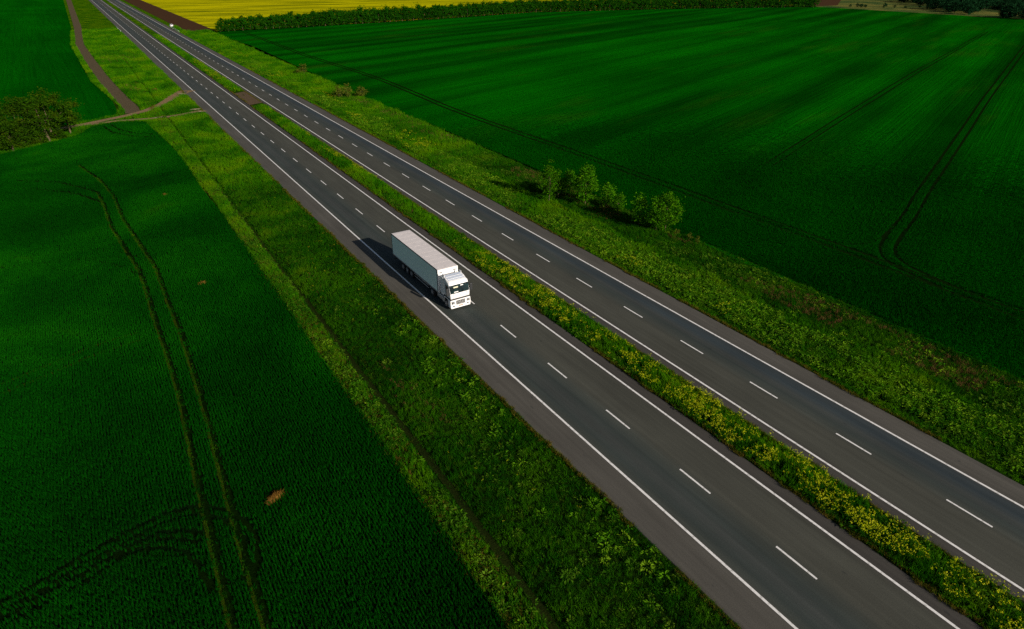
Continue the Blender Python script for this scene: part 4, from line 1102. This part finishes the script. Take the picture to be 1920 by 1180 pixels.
for x in (-1, 1):
    part('rear_door', M['white'], box, lambda b, x=x: bbox(b, min(x * .01, x * 1.15), max(x * .01, x * 1.15), T1_ - .01, T1_ + .015, ZB + .03, ZT - .1))
frame_ = part('trailer_frame', M['dark'], truck, lambda b: (bbox(b, -.55, -.40, 3.6, T1_ - .1, .85, 1.15), bbox(b, .40, .55, 3.6, T1_ - .1, .85, 1.15), bbox(b, -1.15, 1.15, T1_ - .25, T1_ - .12, .45, .62), [bbox(b, -1.1, 1.1, y_ - .06, y_ + .06, .42, .6) for y_ in (10.56, 11.83, 13.10)]))
for x in (-.75, .75):
    part('landing_leg', M['grey'], frame_, lambda b, x=x: (bbox(b, x - .06, x + .06, 6.0, 6.12, .40, 1.1), bbox(b, x - .14, x + .14, 5.92, 6.2, .34, .40)))

# ------------------------------------------------------------------ far white car and guard rails
car = empty('parked_car', (26.1, 477.5, -0.14), R(3))
tag(car, 'small white car standing on the verge far up the highway', 'car')
part('body', M['white'], car, lambda b: prism(b, [(-2.05, .35), (-2.1, .7), (-1.95, .98), (.6, 1.02), (1.9, .86), (2.1, .65), (2.08, .35)], -.86, .86, .08, 2))
cabn = part('cabin', M['white'], car, lambda b: prism(b, [(-1.85, .97), (-1.45, 1.46), (.15, 1.5), (1.0, .97)], -.78, .78, .09, 2, lambda y, z: .14 if z > 1.2 else 0))
part('rear_window', M['glass'], cabn, lambda b: prism(b, [(-1.84, 1.03), (-1.54, 1.40), (-1.50, 1.39), (-1.80, 1.02)], -.60, .60))
part('front_window', M['glass'], cabn, lambda b: prism(b, [(.24, 1.43), (.93, 1.03), (.97, 1.04), (.28, 1.45)], -.60, .60))
for x in (-1, 1):
    part('side_window', M['glass'], cabn, lambda b, x=x: prism(b, [(-1.5, 1.05), (-1.3, 1.34), (.05, 1.38), (.7, 1.05)], x * .745 - .012, x * .745 + .012))
    part('tail_lamp', M['red'], car, lambda b, x=x: bbox(b, x * .70 - .1, x * .70 + .1, -2.12, -2.04, .68, .9))
    for y_ in (-1.3, 1.3):
        w_ = part('wheel', M['rubber'], car, lambda b, x=x, y_=y_: cylx(b, x * .78, y_, .31, .31, .2, 18))
        part('rim', M['rim'], w_, lambda b, x=x, y_=y_: cylx(b, x * .89, y_, .31, .19, .03, 14))
def guard(x0, y0, y1, label, z):
    g = empty('guard_rail', (x0, y0, z)); tag(g, label, 'guard rail', 'short guard rails at the far culvert')
    L = y1 - y0
    part('beam', M['grey'], g, lambda b: (prism(b, [(0, .48), (0, .78), (L, .78), (L, .48)], -.03, .0), prism(b, [(0, .60), (0, .66), (L, .66), (L, .60)], -.075, -.03)))
    for k in range(int(L / 4) + 1):
        part('post', M['grey'], g, lambda b, k=k: bbox(b, .005, .12, k * 4 + .02, k * 4 + .14, -.3, .8))
guard(24.75, 437, 470, 'short pale guard rail on the right shoulder by the white car', -.04)
guard(-3.1, 454, 484, 'short pale guard rail on the left shoulder far up the highway', -.04)

# ------------------------------------------------------------------ straw heaps
def straw_heap(loc, L, W, H, rz, label, n, seed):
    r = random.Random(seed)
    o = empty('straw_heap', loc, rz); tag(o, label, 'straw heap')
    V, F = [], []
    nx, ny = 14, 8
    for i in range(nx + 1):
        for j in range(ny + 1):
            u, v = i / nx * 2 - 1, j / ny * 2 - 1
            d = max(0.0, 1 - (u * u + v * v))
            q = mnoise.noise(Vector((u * 3 + seed, v * 3, 1)))
            V.append((u * L / 2, v * W / 2, H * d * (.75 + .7 * q) - .02))
    for i in range(nx):
        for j in range(ny):
            a = i * (ny + 1) + j; F.append((a, a + ny + 1, a + ny + 2, a + 1))
    obj_from('mound', V, F, M['straw'], parent=o)
    V, F = [], []
    for _ in range(n):
        u, v = r.uniform(-1, 1), r.uniform(-1, 1)
        if u * u + v * v > 1.05: continue
        z = H * max(0, 1 - u * u - v * v) * .8
        p = Vector((u * L / 2, v * W / 2, z)); a = r.uniform(0, 6.28)
        d = Vector((math.cos(a), math.sin(a), r.uniform(-.1, .7))).normalized() * r.uniform(.12, .34); s = d.orthogonal().normalized() * .014
        k = len(V); V += [tuple(p - s), tuple(p + s), tuple(p + d)]; F.append((k, k + 1, k + 2))
    st = obj_from('straw_stalks', V, F, M['straw'], parent=o); st['kind'] = 'stuff'
    return o
straw_heap((-23.05, 39.15, -0.22), 1.6, 0.62, 0.42, R(22), 'orange brown straw heap lying in the near wheat field', 420, 1)
straw_heap((-21.2, 80.7, -0.27), 1.0, 0.45, 0.36, R(10), 'small dry straw heap in the middle of the near field', 200, 2)
straw_heap((-20.6, 121.0, -0.27), 0.8, 0.5, 0.3, R(20), 'tiny dry straw heap far back in the near field', 160, 3)
straw_heap((-13.8, 237.6, -0.27), 2.6, 2.2, 0.7, R(20), 'left brown tussock on the grass between track and highway', 260, 4)
straw_heap((-9.8, 234.0, -0.25), 3.0, 2.2, 0.8, R(0), 'right brown tussock on the grass between track and highway', 260, 5)

# ------------------------------------------------------------------ larger single weeds on the left verge
def big_weed_mesh(seed):
    o = leafy_mesh('leafy_weed', 60, 0.42, 0.62, 0.26, M['weed_pale'] if seed % 2 else M['weed'], 300 + seed)
    return o.data
bw = [big_weed_mesh(i) for i in range(6)]
SPOTS = [(-9.0, 22.2), (-7.4, 27.4), (-5.2, 33.5), (-6.3, 21.8), (-5.0, 20.6), (-4.4, 19.8), (-7.2, 36.0), (-8.6, 31.0), (-9.8, 27.0), (-4.0, 26.0), (-3.6, 24.2), (-5.6, 41.0), (-8.0, 44.0), (-6.0, 49.5), (-9.0, 52.0), (-12.6, 37.0), (-13.0, 41.5), (-12.8, 46.0), (-13.2, 52.0), (-13.0, 58.5), (-12.9, 64.0), (-13.1, 71.0), (-12.7, 30.0), (-13.3, 26.4), (-10.2, 61.0), (-7.0, 66.0), (-5.0, 58.0)]
for i, (x, y) in enumerate(SPOTS):
    o = bpy.data.objects.new('leafy_weed', bw[i % 6])
    s = random.uniform(.55, .95)
    o.location = (x, y, float(zleft(x, y))); o.scale = (s, s, s * random.uniform(.8, 1.1)); o.rotation_euler = (0, 0, random.uniform(0, 6.28))
    link(o)
    a, b = ('beyond the ditch beside the wheat', 'weeds beyond the ditch') if x < -12 else ('on the wide grass slope by the oncoming lanes', 'weeds on the grass slope')
    tag(o, 'large leafy green weed ' + a, 'weed', b)
